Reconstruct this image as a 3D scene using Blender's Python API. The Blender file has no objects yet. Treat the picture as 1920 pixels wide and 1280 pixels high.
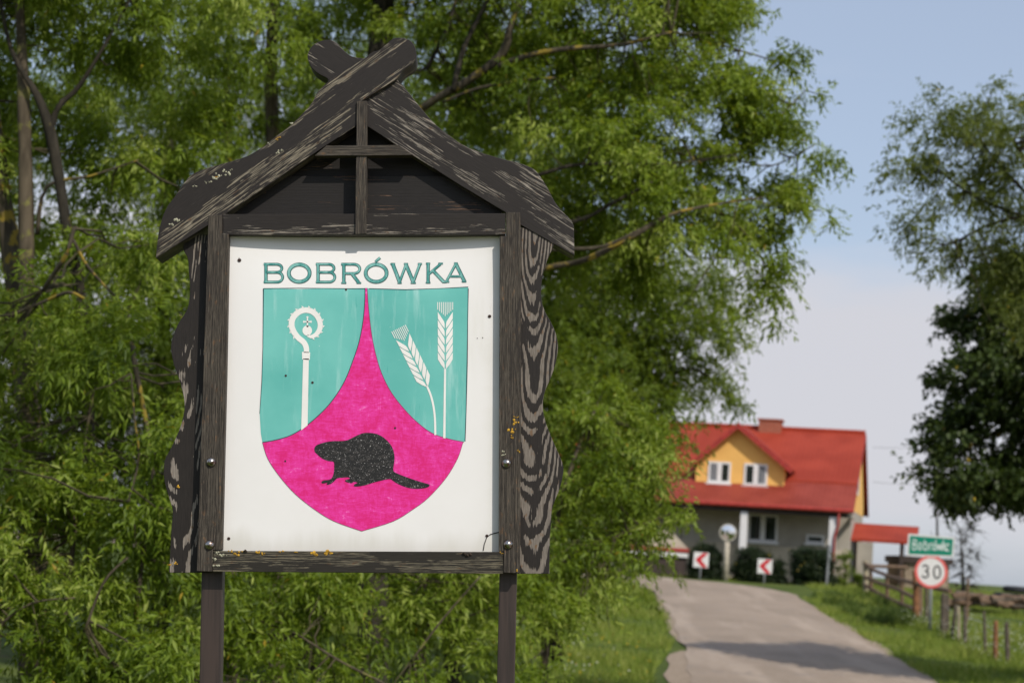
import bpy, bmesh, math, random
import numpy as np
from mathutils import Vector, Matrix
from mathutils.geometry import tessellate_polygon

random.seed(7); rng = np.random.default_rng(11)
SC = bpy.context.scene
COL = SC.collection
rad = math.radians

# ------------------------------------------------------------------ camera
FPX = 3500.0                       # focal length in pixels of a 1920 px wide frame
PITCH, ROLL = rad(6.45), rad(3.8)
EYE = np.array([0.0, 0.0, 1.6])
FW = np.array([0, math.cos(PITCH), math.sin(PITCH)])
R0 = np.array([1.0, 0, 0]); U0 = np.array([0, -math.sin(PITCH), math.cos(PITCH)])
RT = math.cos(ROLL)*R0 + math.sin(ROLL)*U0
UP = math.cos(ROLL)*U0 - math.sin(ROLL)*R0
cd = bpy.data.cameras.new('camera'); cam = bpy.data.objects.new('camera', cd); COL.objects.link(cam)
cd.sensor_width = 36; cd.lens = FPX/1920*36; cd.clip_end = 6000; cd.clip_start = 0.1
m = Matrix(((RT[0], UP[0], -FW[0], EYE[0]), (RT[1], UP[1], -FW[1], EYE[1]), (RT[2], UP[2], -FW[2], EYE[2]), (0, 0, 0, 1)))
cam.matrix_world = m
cd.dof.use_dof = True; cd.dof.focus_distance = 6.2; cd.dof.aperture_fstop = 4.0; cd.dof.aperture_blades = 8
SC.camera = cam

# ------------------------------------------------------------------ sky and sun
SUN_AZ, SUN_EL = rad(31), rad(43)          # azimuth to the right of straight behind the camera
sdir = Vector((math.sin(SUN_AZ)*math.cos(SUN_EL), -math.cos(SUN_AZ)*math.cos(SUN_EL), math.sin(SUN_EL)))
sl = bpy.data.lights.new('sun', 'SUN'); sl.energy = 3.5; sl.angle = rad(0.53); sl.color = (1.0, 0.93, 0.83)
so = bpy.data.objects.new('sun', sl); COL.objects.link(so); so.rotation_euler = sdir.to_track_quat('Z', 'Y').to_euler()
so.location = (20, -30, 40)
W = bpy.data.worlds.new('World'); SC.world = W; W.use_nodes = True
nt = W.node_tree; nt.nodes.clear()
def wn(t, **k):
    n = nt.nodes.new(t)
    for a, b in k.items(): setattr(n, a, b)
    return n
L = nt.links.new
sky = wn('ShaderNodeTexSky', sky_type='NISHITA', sun_disc=False)
sky.sun_elevation = SUN_EL; sky.sun_rotation = math.pi - SUN_AZ; sky.air_density = 1.0; sky.dust_density = 1.2; sky.ozone_density = 1.0
tc = wn('ShaderNodeTexCoord'); sep = wn('ShaderNodeSeparateXYZ'); L(tc.outputs['Generated'], sep.inputs[0])
mp = wn('ShaderNodeMapping'); mp.inputs['Scale'].default_value = (3.2, 3.2, 13); L(tc.outputs['Generated'], mp.inputs[0])
ns = wn('ShaderNodeTexNoise'); ns.inputs['Scale'].default_value = 1.0; ns.inputs['Detail'].default_value = 5; ns.inputs['Roughness'].default_value = 0.5
L(mp.outputs[0], ns.inputs[0])
el = wn('ShaderNodeMapRange', interpolation_type='SMOOTHSTEP'); L(sep.outputs[2], el.inputs[0])
el.inputs[1].default_value = 0.12; el.inputs[2].default_value = 0.20; el.inputs[3].default_value = 0.30; el.inputs[4].default_value = -0.05
ad = wn('ShaderNodeMath', operation='ADD'); L(ns.outputs[0], ad.inputs[0]); L(el.outputs[0], ad.inputs[1])
lo_ = wn('ShaderNodeMapRange', interpolation_type='SMOOTHSTEP'); L(sep.outputs[2], lo_.inputs[0]); lo_.inputs[1].default_value = 0.0; lo_.inputs[2].default_value = 0.10; lo_.inputs[3].default_value = -0.17; lo_.inputs[4].default_value = 0.0
a2 = wn('ShaderNodeMath', operation='ADD'); L(ad.outputs[0], a2.inputs[0]); L(lo_.outputs[0], a2.inputs[1])
cr = wn('ShaderNodeMapRange', interpolation_type='SMOOTHSTEP'); L(a2.outputs[0], cr.inputs[0])
cr.inputs[1].default_value = 0.47; cr.inputs[2].default_value = 0.74; cr.inputs[3].default_value = 0.50; cr.inputs[4].default_value = 0.96
mx = wn('ShaderNodeMix', data_type='RGBA'); L(cr.outputs[0], mx.inputs[0]); L(sky.outputs[0], mx.inputs[6])
m2 = wn('ShaderNodeMix', data_type='RGBA'); L(cr.outputs[0], m2.inputs[0]); m2.inputs[6].default_value = (3.9, 5.15, 7.3, 1); m2.inputs[7].default_value = (5.35, 5.3, 5.65, 1); L(m2.outputs[2], mx.inputs[7])
bg = wn('ShaderNodeBackground'); bg.inputs[1].default_value = 0.124; L(mx.outputs[2], bg.inputs[0])
wo = wn('ShaderNodeOutputWorld'); L(bg.outputs[0], wo.inputs[0])
SC.view_settings.view_transform = 'Standard'; SC.view_settings.look = 'None'; SC.view_settings.gamma = 1
SC.view_settings.exposure = 0.0; SC.view_settings.use_curve_mapping = False

# ------------------------------------------------------------------ helpers
def ray(x, y): return FW + RT*(x-960)/FPX - UP*(y-640)/FPX
def at(x, y, Y):
    d = ray(x, y); return EYE + d*(Y/d[1])
HX = [14, 22, 30, 38, 46, 54, 60, 64, 70, 120, 5000]; HZ = [0, -.2, -.24, .05, .5, .95, 1.18, 1.22, 1.25, 1.25, 1.2]
def H(Y, X=0.0): return np.interp(Y, HX, HZ)
def onground(x, y):
    d = ray(x, y)
    for Y in np.arange(8, 400, .1):
        P = EYE + d*(Y/d[1])
        if P[2] < H(Y): return P
def tagit(o, label=None, cat=None, group=None, kind=None):
    if label: o['label'] = label
    if cat: o['category'] = cat
    if group: o['group'] = group
    if kind: o['kind'] = kind
    return o
def link(name, me, parent=None, mats=()):
    o = bpy.data.objects.new(name, me); COL.objects.link(o)
    if parent: o.parent = parent
    for mt in mats: me.materials.append(mt)
    return o
def empty(name, loc, rz=0, label=None, cat=None, group=None):
    o = bpy.data.objects.new(name, None); COL.objects.link(o); o.location = loc; o.rotation_euler = (0, 0, rz)
    o.empty_display_size = .2
    return tagit(o, label, cat, group)
def pym(name, vs, fs, mat, parent=None, smooth=False):
    me = bpy.data.meshes.new(name); me.from_pydata([tuple(map(float, v)) for v in vs], [], fs); me.update()
    if smooth: me.polygons.foreach_set('use_smooth', [True]*len(me.polygons))
    return link(name, me, parent, [mat])
class MB:
    def __init__(s): s.v = []; s.f = []
    def box(s, x0, x1, y0, y1, z0, z1):
        b = len(s.v)
        s.v += [(x0,y0,z0),(x1,y0,z0),(x1,y1,z0),(x0,y1,z0),(x0,y0,z1),(x1,y0,z1),(x1,y1,z1),(x0,y1,z1)]
        s.f += [[b+i for i in q] for q in ((0,3,2,1),(4,5,6,7),(0,1,5,4),(1,2,6,5),(2,3,7,6),(3,0,4,7))]
        return s
    def prism(s, pts, d):           # pts: 3d polygon, d: extrusion vector
        b = len(s.v); n = len(pts); s.v += [tuple(p) for p in pts] + [tuple(np.array(p)+np.array(d)) for p in pts]
        s.f += [[b+i for i in range(n)][::-1], [b+n+i for i in range(n)]] + [[b+i, b+(i+1)%n, b+n+(i+1)%n, b+n+i] for i in range(n)]
        return s
    def tube(s, P, Rr, n=6, cap=True):
        P = [np.array(p, float) for p in P]; b = len(s.v)
        for i, p in enumerate(P):
            t = P[min(i+1, len(P)-1)] - P[max(i-1, 0)]; t /= (np.linalg.norm(t)+1e-9)
            a = np.cross(t, (0.31, 0.22, 0.9) if abs(t[2]) < .9 else (1, 0, 0)); a /= np.linalg.norm(a); c = np.cross(t, a)
            for k in range(n):
                an = 2*math.pi*k/n; s.v.append(tuple(p + Rr[i]*(a*math.cos(an)+c*math.sin(an))))
        for i in range(len(P)-1):
            for k in range(n):
                s.f.append([b+i*n+k, b+i*n+(k+1)%n, b+(i+1)*n+(k+1)%n, b+(i+1)*n+k])
        if cap: s.f.append([b+k for k in range(n)][::-1]); s.f.append([b+(len(P)-1)*n+k for k in range(n)])
        return s
    def build(s, name, mat, parent=None, smooth=False, bevel=0):
        o = pym(name, s.v, s.f, mat, parent, smooth)
        bm = bmesh.new(); bm.from_mesh(o.data); bmesh.ops.recalc_face_normals(bm, faces=bm.faces); bm.to_mesh(o.data); bm.free()
        if bevel:
            md = o.modifiers.new('b', 'BEVEL'); md.width = bevel; md.segments = 2; md.limit_method = 'ANGLE'; md.angle_limit = rad(35)
        return o

# ------------------------------------------------------------------ material helpers
class Mt:
    def __init__(s, name, rough=.7, spec=.4):
        s.m = bpy.data.materials.new(name); s.m.use_nodes = True; s.nt = s.m.node_tree
        s.b = s.nt.nodes['Principled BSDF']; s.b.inputs['Roughness'].default_value = rough
        s.b.inputs['Specular IOR Level'].default_value = spec
    def n(s, t, ins=None, **k):
        nd = s.nt.nodes.new(t)
        for a, b in k.items(): setattr(nd, a, b)
        for a, b in (ins or {}).items():
            if isinstance(b, bpy.types.NodeSocket): s.nt.links.new(b, nd.inputs[a])
            else: nd.inputs[a].default_value = b
        return nd
    def math(s, op, a, b=0.0, c=None):
        d = {0: a, 1: b}
        if c is not None: d[2] = c
        return s.n('ShaderNodeMath', d, operation=op).outputs[0]
    def obj(s): return s.n('ShaderNodeTexCoord').outputs['Object']
    def uv(s): return s.n('ShaderNodeTexCoord').outputs['UV']
    def map(s, v, sc, loc=(0,0,0), rot=(0,0,0)): return s.n('ShaderNodeMapping', {'Vector': v, 'Scale': sc, 'Location': loc, 'Rotation': rot}).outputs[0]
    def noise(s, v, scale=5, det=4, rough=.55, dist=0): return s.n('ShaderNodeTexNoise', {'Vector': v, 'Scale': scale, 'Detail': det, 'Roughness': rough, 'Distortion': dist}).outputs[0]
    def rng(s, v, a, b, c=0., d=1.): return s.n('ShaderNodeMapRange', {0: v, 1: a, 2: b, 3: c, 4: d}, interpolation_type='SMOOTHSTEP').outputs[0]
    def mix(s, f, a, b):
        nd = s.n('ShaderNodeMix', data_type='RGBA')
        for i, x in ((0, f), (6, a), (7, b)):
            if isinstance(x, bpy.types.NodeSocket): s.nt.links.new(x, nd.inputs[i])
            else: nd.inputs[i].default_value = x if i == 0 else (*x, 1)
        return nd.outputs[2]
    def col(s, c):
        if isinstance(c, bpy.types.NodeSocket): s.nt.links.new(c, s.b.inputs['Base Color'])
        else: s.b.inputs['Base Color'].default_value = (*c, 1)
    def bump(s, h, st=.3, d=.01): s.nt.links.new(s.n('ShaderNodeBump', {'Height': h, 'Strength': st, 'Distance': d}).outputs[0], s.b.inputs['Normal'])
    def rough(s, r): s.nt.links.new(r, s.b.inputs['Roughness'])
def plain(name, c, rough=.6, var=.25, scale=6, metal=0, spec=.4):
    m = Mt(name, rough, spec); n = m.noise(m.obj(), scale, 5)
    c = np.array(c); m.col(m.mix(m.rng(n, .3, .7), tuple(c*(1-var)), tuple(np.minimum(c*(1+var), 1)))); m.b.inputs['Metallic'].default_value = metal
    return m.m

def wood(name, dark, light, wear, fine=130., kind='streak', warm=(.16,.10,.06), gloss=.55, cut=.49, slope=.085, d0=-.02):
    """weathered paint over bare grain; UV x runs along the grain in metres"""
    m = Mt(name, gloss, .25); uv = m.uv(); se = m.n('ShaderNodeSeparateXYZ', {0: uv})
    u, v = se.outputs[0], se.outputs[1]
    wob = m.noise(m.map(uv, (2.2, 9, 1)), 1, 2)
    vd = m.math('ADD', v, m.math('MULTIPLY', wob, .022))
    cb = m.n('ShaderNodeCombineXYZ', {0: u, 1: vd}).outputs[0]
    st = m.noise(m.map(cb, (4.5, fine, 1)), 1, 5, .62)
    st2 = m.noise(m.map(cb, (22, fine*2.4, 1), (3, 7, 0)), 1, 3, .6)
    big = m.noise(m.map(uv, (3.0, 17, 1), (1.7, 2.2, 0)), 1, 5, .6)
    g = m.math('ADD', m.math('MULTIPLY', st, .68), m.math('MULTIPLY', st2, .32))
    if kind == 'figure':
        vv = m.math('ADD', v, m.math('MULTIPLY', m.math('SUBTRACT', m.noise(m.map(uv, (2.0, 3, 1), (5, 1, 0)), 1, 1), .5), .10))
        d_ = m.math('ADD', m.math('ADD', m.math('MULTIPLY', u, slope), m.math('MULTIPLY', m.noise(m.n('ShaderNodeCombineXYZ', {0: u}).outputs[0], 4.0, 1, .5), .035)), d0)
        d_ = m.math('ADD', d_, m.math('MULTIPLY', m.noise(m.map(uv, (12, 40, 1)), 1, 3), .006))
        h = m.math('SQRT', m.math('ADD', m.math('MULTIPLY', vv, vv), m.math('MULTIPLY', d_, d_)))
        ring = m.math('SINE', m.math('MULTIPLY', h, 740.))
        g = m.math('ADD', m.math('MULTIPLY', g, .45), m.math('ADD', m.math('MULTIPLY', ring, .085), .275))
    zone = m.rng(big, .60-wear*.30, .66-wear*.30)
    g = m.math('ADD', g, m.math('MULTIPLY', m.math('SUBTRACT', zone, 1.0), .155))
    f = m.rng(g, cut, cut+.03)
    pc = m.mix(m.rng(st2, .3, .7), tuple(np.array(dark)*.8), tuple(np.array(dark)*1.3))
    lc = m.mix(m.rng(st2, .35, .65), tuple(np.array(light)*.55), light)
    lc = m.mix(m.rng(m.noise(m.map(uv, (30, 60, 1)), 1, 3), .58, .7), lc, warm)
    m.col(m.mix(f, pc, lc))
    m.bump(m.math('SUBTRACT', m.math('MULTIPLY', st, .5), f), .55, .0022)
    m.rough(m.rng(f, 0, 1, gloss, .9))
    return m.m

WP = (.019, .0155, .0135)
M = {}
M['rake'] = wood('rake_wood', WP, (.27, .235, .175), .44, 230, cut=.51)
M['rake2'] = wood('rake_wood_right', WP, (.31, .275, .23), .49, 240, cut=.515)
M['stile'] = wood('stile_wood', (.026, .021, .017), (.108, .092, .073), .95, 400, cut=.48)
M['rail'] = wood('rail_wood', WP, (.30, .265, .22), .42, 260, cut=.52)
M['rail_low'] = wood('rail_low_wood', (.022, .019, .015), (.2, .175, .125), .55, 320, cut=.50)
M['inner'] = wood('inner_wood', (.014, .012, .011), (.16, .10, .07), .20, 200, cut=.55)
M['side_r'] = wood('side_wood_right', WP, (.225, .195, .165), .70, 150, 'figure', cut=.485, slope=.115, d0=-.012)
M['side_l'] = wood('side_wood_left', WP, (.27, .235, .20), .40, 150, 'figure', cut=.50, slope=.10, d0=-.01)
def leaf_mat(name, c1, c2, c3, rough=.45, trans=.5):
    m = Mt(name, rough, .28)
    t = m.n('ShaderNodeAttribute', attribute_name='tint').outputs['Fac']
    c = m.mix(m.rng(t, 0, .5), c1, c2); c = m.mix(m.rng(t, .5, .93), c, c3); c = m.mix(m.rng(t, .985, .995), c, (.42, .30, .03))
    m.col(c)
    tr = m.n('ShaderNodeBsdfTranslucent')
    m.nt.links.new(m.mix(.45, c, (.33, .40, .012) if trans > .4 else (.10, .16, .01)), tr.inputs[0])
    ms = m.n('ShaderNodeMixShader', {0: trans}); m.nt.links.new(m.b.outputs[0], ms.inputs[1]); m.nt.links.new(tr.outputs[0], ms.inputs[2])
    m.nt.links.new(ms.outputs[0], m.nt.nodes['Material Output'].inputs[0])
    return m.m
M['leaf'] = leaf_mat('willow_leaf', (.072, .122, .011), (.20, .285, .028), (.42, .49, .11))
M['leaf_far'] = leaf_mat('far_leaf', (.066, .112, .013), (.138, .205, .024), (.24, .30, .05))
M['leaf_maple'] = leaf_mat('maple_leaf', (.030, .050, .012), (.052, .080, .018), (.095, .125, .035), trans=.3)
M['leaf_light'] = leaf_mat('light_leaf', (.075, .10, .025), (.13, .165, .045), (.22, .25, .09))
M['conifer'] = leaf_mat('conifer', (.010, .020, .006), (.018, .034, .010), (.035, .055, .018), trans=.15)
def bark(name, c, lich, amt):
    m = Mt(name, .9, .2); o = m.obj(); n = m.noise(m.map(o, (14, 14, 4)), 1, 5)
    base = m.mix(m.rng(n, .3, .7), tuple(np.array(c)*.6), tuple(np.array(c)*1.3))
    m.col(m.mix(m.rng(m.noise(o, 7, 5), amt, amt+.08), base, lich)); m.bump(n, .6, .02); return m.m
M['bark'] = bark('willow_bark', (.085, .068, .046), (.16, .15, .05), .55)
M['bark_dark'] = bark('dark_bark', (.035, .03, .022), (.12, .10, .03), .62)
M['bark_lichen'] = bark('lichen_bark', (.07, .058, .04), (.24, .175, .03), .53)
M['twig'] = plain('twig', (.06, .05, .025), .9)
# ------------------------------------------------------------------ ground
RLX = [3.14, 3.45, 3.68, 3.92, 4.19, 4.30]; RLY = [30, 33, 35.9, 40.1, 44.7, 49.0]
RRX = [7.45, 7.7, 7.99, 8.13, 8.21, 8.58]; RRY = [30, 33.5, 38.9, 42.9, 47.7, 53.0]
def road_edges():
    Lp, Rp = [], []
    for Y in np.concatenate([np.arange(-20, 30, 5.), np.arange(30, 49, 1.)]):
        Lp.append((float(np.interp(Y, [-20, 30]+RLY[1:], [-.5, 3.14]+RLX[1:])), Y)); Rp.append((float(np.interp(Y, [-20, 30]+RRY[1:], [4.2, 7.45]+RRX[1:])), Y))
    # the bend to the left in front of the house
    lc = [(4.32, 51), (4.15, 53.2), (3.4, 54.9), (1.8, 55.9), (-1, 56.4), (-6, 56.6), (-20, 57), (-45, 58)]
    rc = [(8.5, 52.2), (8.45, 55.2), (7.4, 57.9), (4.6, 59.6), (0, 60.4), (-6, 60.9), (-20, 61.4), (-45, 62.5)]
    def sm(p):
        q = [np.array(p[0])]
        for i in range(len(p)-1):
            p0 = np.array(p[max(i-1, 0)]); p1 = np.array(p[i]); p2 = np.array(p[i+1]); p3 = np.array(p[min(i+2, len(p)-1)])
            for t in np.linspace(0, 1, 7)[1:]:
                q.append(.5*((2*p1)+(-p0+p2)*t+(2*p0-5*p1+4*p2-p3)*t*t+(-p0+3*p1-3*p2+p3)*t**3))
        return q
    return Lp[:-1] + [tuple(a) for a in sm([Lp[-1]]+lc)], Rp[:-1] + [tuple(a) for a in sm([Rp[-1]]+rc)]
RL, RR = road_edges()
xs = np.concatenate([[-3000, -1200, -500, -200, -90], np.arange(-50, 51, 1.0), [90, 200, 500, 1200, 3000]])
ys = np.concatenate([[-300, -100, -40], np.arange(-20, 90, 1.0), [100, 120, 160, 220, 320, 600, 1200, 2500, 5000]])
nx, ny = len(xs), len(ys); V = []
for y in ys:
    for x in xs:
        z = float(H(y)) + (0.04*math.sin(x*.9+y*.37)*math.cos(y*.5-x*.2) if abs(x) < 60 and y < 95 else 0)
        # ditch-side bank left and gentle verge crown right of the road
        lx = float(np.interp(y, [p[1] for p in RL[:30]], [p[0] for p in RL[:30]])); rx = float(np.interp(y, [p[1] for p in RR[:30]], [p[0] for p in RR[:30]]))
        if y < 52 and lx-1.2 < x < rx+1.2: z = float(H(y)) - .02
        elif 50 <= y < 63.5 and x < 10: z = float(H(y)) - .02
        V.append((x, y, z))
Fc = [[j*nx+i, j*nx+i+1, (j+1)*nx+i+1, (j+1)*nx+i] for j in range(ny-1) for i in range(nx-1)]
g = Mt('ground_grass', .95, .1); o = g.obj()
n1 = g.noise(o, .5, 4); n2 = g.noise(o, 9, 6)
gc = g.mix(g.rng(n1, .35, .65), (.055, .085, .016), (.105, .135, .030)); gc = g.mix(g.rng(n2, .45, .75), gc, (.10, .12, .04)); gc = g.mix(g.rng(g.noise(o, 1.4, 5), .62, .72), gc, (.11, .085, .05))
g.col(gc); g.bump(n2, .7, .06)
ground = pym('ground', V, Fc, g.m); tagit(ground, kind='structure')
# road: 8 strips across so the crown and texture sit well
r = Mt('road_asphalt', .92, .15); o = r.obj()
n1 = r.noise(o, .55, 5); n2 = r.noise(o, 45, 3); n3 = r.noise(r.map(o, (1.3, .16, 1)), 1, 4)
c = r.mix(r.rng(n1, .3, .7), (.255, .20, .150), (.325, .255, .195)); c = r.mix(r.rng(n3, .48, .68), c, (.37, .295, .23))
c = r.mix(r.rng(r.noise(o, 2.2, 6), .6, .66), c, (.25, .205, .17)); c = r.mix(r.rng(n2, .55, .7), c, (.46, .41, .37)); r.col(c); r.bump(n2, .5, .01)
NS = 8; V = []
for (a, b) in zip(RL, RR):
    for k in range(NS+1):
        t = k/NS; x = a[0]+(b[0]-a[0])*t; y = a[1]+(b[1]-a[1])*t
        jit = .04*math.sin(y*2.1+k)+.03*math.sin(y*5.3) if k in (0, NS) else 0
        V.append((x+jit, y, float(H(y)) + .012 + .05*math.sin(math.pi*t)))
Fc = [[j*(NS+1)+i, j*(NS+1)+i+1, (j+1)*(NS+1)+i+1, (j+1)*(NS+1)+i] for j in range(len(RL)-1) for i in range(NS)]
tagit(pym('road', V, Fc, r.m, smooth=True), kind='structure')
# gravel shoulder on the left side near the bottom of the picture
gs = Mt('gravel_soil', .95, .1); o = gs.obj(); n2 = gs.noise(o, 30, 5); c = gs.mix(gs.rng(n2, .4, .62), (.25, .195, .14), (.40, .32, .25)); gs.col(c); gs.bump(n2, .8, .03)
def shoulder(edge, side, y0, y1, w):
    V = []; pts = [p for p in edge if y0 <= p[1] <= y1][:60]
    for i, p in enumerate(pts):
        t = i/(len(pts)-1); ww = w*math.sin(math.pi*min(max(t, .02), .98))**.6*(.85+.2*math.sin(p[1]*1.3))
        V += [(p[0]+side*.15*-1, p[1], float(H(p[1]))+.006), (p[0]+side*ww, p[1], float(H(p[1]))-.008+.004)]
    F2 = [[2*i, 2*i+1, 2*i+3, 2*i+2] for i in range(len(pts)-1)]
    return V, F2
for e, s, a, b, w in ((RL, -1, 22, 36, .5), (RL, -1, 38, 50, .28), (RR, 1, 26, 52, .3)):
    V, F2 = shoulder(e, s, a, b, w); tagit(pym('gravel_shoulder', V, F2, gs.m), kind='structure')

# ------------------------------------------------------------------ grass and flowers
def tri_mesh(name, V, F, mat, parent=None, tint=None):
    """V (n,3) float, F (m,k) int"""
    me = bpy.data.meshes.new(name); n = len(V); m_, k = F.shape
    me.vertices.add(n); me.vertices.foreach_set('co', V.astype(np.float32).ravel())
    me.loops.add(m_*k); me.loops.foreach_set('vertex_index', F.astype(np.int32).ravel())
    me.polygons.add(m_); me.polygons.foreach_set('loop_start', np.arange(0, m_*k, k, dtype=np.int32))
    me.update(calc_edges=True)
    if tint is not None:
        a = me.attributes.new('tint', 'FLOAT', 'POINT'); a.data.foreach_set('value', tint.astype(np.float32))
    o = link(name, me, parent, [mat]); return o
M['grass'] = leaf_mat('grass_blade', (.13, .20, .018), (.225, .30, .04), (.36, .38, .09), .6, .35)
# hillocks of blades
def edge_x(E_, y): return np.interp(y, [p[1] for p in E_ if p[1] < 53], [p[0] for p in E_ if p[1] < 53])
def scatter(n, y0, y1, xa, xb, pw=1.0):
    y = y0 + (y1-y0)*rng.random(n)**pw; x = xa(y) + (xb(y)-xa(y))*rng.random(n); return x, y
def blades(name, x, y, hmin, hmax, w, mat=None, keep=.35):
    nz = np.sin(x*1.7+y*.9)+np.sin(x*.6-y*1.9+1)+np.sin(x*4.1+y*3.3)*.5
    k = rng.random(len(x)) < np.clip(.62+.3*nz, keep, 1); x, y, nz = x[k], y[k], nz[k]
    n = len(x); h = (hmin + (hmax-hmin)*rng.random(n)**2.2)*(1+.25*nz); a = rng.random(n)*6.283
    z = H(y) - .03; P = np.stack([x, y, z], 1); d = np.stack([np.cos(a), np.sin(a), 0*a], 1)*w*(.6+.8*rng.random((n, 1)))
    lean = np.stack([rng.normal(0, .45, n), rng.normal(0, .45, n), np.ones(n)], 1)*h[:, None]
    V = np.stack([P-d, P+d, P+lean], 1).reshape(-1, 3); F = np.arange(3*n).reshape(n, 3)
    t = np.clip(rng.normal(.45, .25, n) + .12*nz, 0, .98)
    return tri_mesh(name, V, F, mat or M['grass'], None, np.repeat(t, 3))
x1, y1 = scatter(150000, 26, 56, lambda y: -4+0*y, lambda y: edge_x(RL, y)-.12-.45*np.exp(-((y-31)/5.)**2))
x2, y2 = scatter(190000, 28, 75, lambda y: np.where(y < 53, edge_x(RR, y)+.10, 9.2+(y-53)*.1), lambda y: 13+(y-28)*.18)
x3, y3 = scatter(12000, 61.4, 63.3, lambda y: -8+0*y, lambda y: 9+0*y)
gb = blades('grass_verge', np.concatenate([x1, x2, x3]), np.concatenate([y1, y2, y3]), .05, .19, .011); tagit(gb, kind='stuff')
xw, yw = scatter(26000, 34, 47, lambda y: 9.6+.0*y, lambda y: 12.2+.0*y)
tw = blades('tall_grass', xw, yw, .10, .24, .010, keep=.1); tagit(tw, kind='stuff')
def dots(name, x, y, z0, z1, r, mat):
    V = []; F = []; oc = np.array([(1,0,0),(-1,0,0),(0,1,0),(0,-1,0),(0,0,.6),(0,0,-.6)]); fc = [(0,2,4),(2,1,4),(1,3,4),(3,0,4),(2,0,5),(1,2,5),(3,1,5),(0,3,5)]
    for i in range(len(x)):
        c = np.array([x[i], y[i], float(H(y[i]))+random.uniform(z0, z1)]); F += [tuple(6*i+q for q in t) for t in fc]; V.append(c+oc*r*random.uniform(.6, 1.2))
    return tri_mesh(name, np.concatenate(V), np.array(F), mat)
M['petal_white'] = plain('petal_white', (.62, .64, .50), .8); M['petal_yellow'] = plain('petal_yellow', (.6, .42, .02), .8)
xk, yk = scatter(9000, 44, 55, lambda y: 9.0+0*y, lambda y: 10.8+0*y)
M['weed'] = leaf_mat('weed_leaf', (.04, .07, .010), (.07, .11, .018), (.12, .16, .03), .6, .35)
kk = (np.sin(xk*3.1+yk*1.3)+np.sin(yk*2.3-xk)) > .35
tagit(blades('verge_weeds', xk[kk], yk[kk], .14, .34, .022, M['weed'], keep=.2), kind='stuff')
xa, ya = scatter(150, 27, 42, lambda y: -2+0*y, lambda y: 2.2+0*y); tagit(dots('white_flowers', xa, ya, .1, .2, .020, M['petal_white']), kind='stuff')
xa, ya = scatter(80, 27, 44, lambda y: -2+0*y, lambda y: 3+0*y); tagit(dots('yellow_flowers', xa, ya, .1, .2, .022, M['petal_yellow']), kind='stuff')
xa, ya = scatter(620, 34, 46, lambda y: 9.7+0*y, lambda y: 12+0*y); tagit(dots('cow_parsley_heads', xa, ya, .15, .5, .018, M['petal_white']), kind='stuff')

# ------------------------------------------------------------------ foliage
def leafmesh(name, blobs, dens, ll, lw, mat, parent, droop=.15, clump=.115, per=10, twl=.20, tintmu=.42, hang=.3):
    """blobs: (px,py,Y,rx_px,rz_px,ry_m[,density factor])"""
    C, O, K = [], [], []
    for b in blobs:
        c = at(b[0], b[1], b[2]); s = b[2]/FPX; rr = np.array([b[3]*s, b[5], b[4]*s]); fac = b[6] if len(b) > 6 else 1
        cl_ = min(clump, .42*min(rr)); area = math.pi*rr[0]*rr[2]; ntw = int(dens*fac*area/per); ncl = max(3, ntw//38)
        d = rng.normal(size=(ncl, 3)); d /= np.linalg.norm(d, axis=1)[:, None]; rad_ = rng.random(ncl)**.42
        cc = c + d*rr*rad_[:, None]
        ti = rng.normal(0, .17, ncl)
        idx = rng.integers(0, ncl, ntw)
        C.append(cc[idx] + rng.normal(0, cl_, (ntw, 3))*np.array([1, 1, .6])); O.append(d[idx]); K.append(ti[idx])
    C = np.concatenate(C); O = np.concatenate(O); K = np.concatenate(K); n = len(C)
    D = O*.45 + rng.normal(0, .6, (n, 3)) + np.array([0, 0, -droop]); D /= np.linalg.norm(D, axis=1)[:, None]
    T = np.repeat(np.arange(n), per); q = np.tile(np.arange(per), n)/(per-1); mL = len(T)
    base = C[T] + D[T]*(q*twl)[:, None] + np.stack([0*q, 0*q, -hang*twl*q*q], 1)
    # leaf direction: forward along the twig and out to one side, alternating
    sd = rng.normal(size=(mL, 3)); sd -= (sd*D[T]).sum(1)[:, None]*D[T]; sd /= np.linalg.norm(sd, axis=1)[:, None]+1e-6
    ld = D[T]*.7 + sd*.95 + np.array([0, 0, -.5]); ld /= np.linalg.norm(ld, axis=1)[:, None]
    ln = (ll*(.55+.7*rng.random(mL))*(1-.25*q))[:, None]
    up = rng.normal(0, .5, (mL, 3)) + np.array([.15, -.25, .9]); wd = np.cross(ld, up); wd /= np.linalg.norm(wd, axis=1)[:, None]+1e-6
    nm = np.cross(wd, ld); w = lw*ln/ll*.5
    tip = base + ld*ln + np.array([0, 0, -1.])*ln*.12
    mid = base + ld*ln*.42
    A = mid + wd*w + nm*w*.45; B = mid - wd*w + nm*w*.45
    V = np.stack([base, A, tip, B], 1).reshape(-1, 3)
    i0 = np.arange(mL)*4; F = np.concatenate([np.stack([i0, i0+1, i0+2], 1), np.stack([i0, i0+2, i0+3], 1)])
    t = np.clip(rng.normal(tintmu, .17, mL) + K[T], 0, .98); t[rng.random(mL) < .004] = 1.0
    o = tri_mesh(name, V, F, mat, parent, np.repeat(t, 4)); o['kind'] = 'stuff'
    return C
def wig(a, b, n, amp):
    a, b = np.array(a, float), np.array(b, float); L_ = np.linalg.norm(b-a); P = [a+(b-a)*t for t in np.linspace(0, 1, n)]
    for i in range(1, n-1): P[i] = P[i] + rng.normal(0, amp*L_, 3)
    return P
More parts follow.
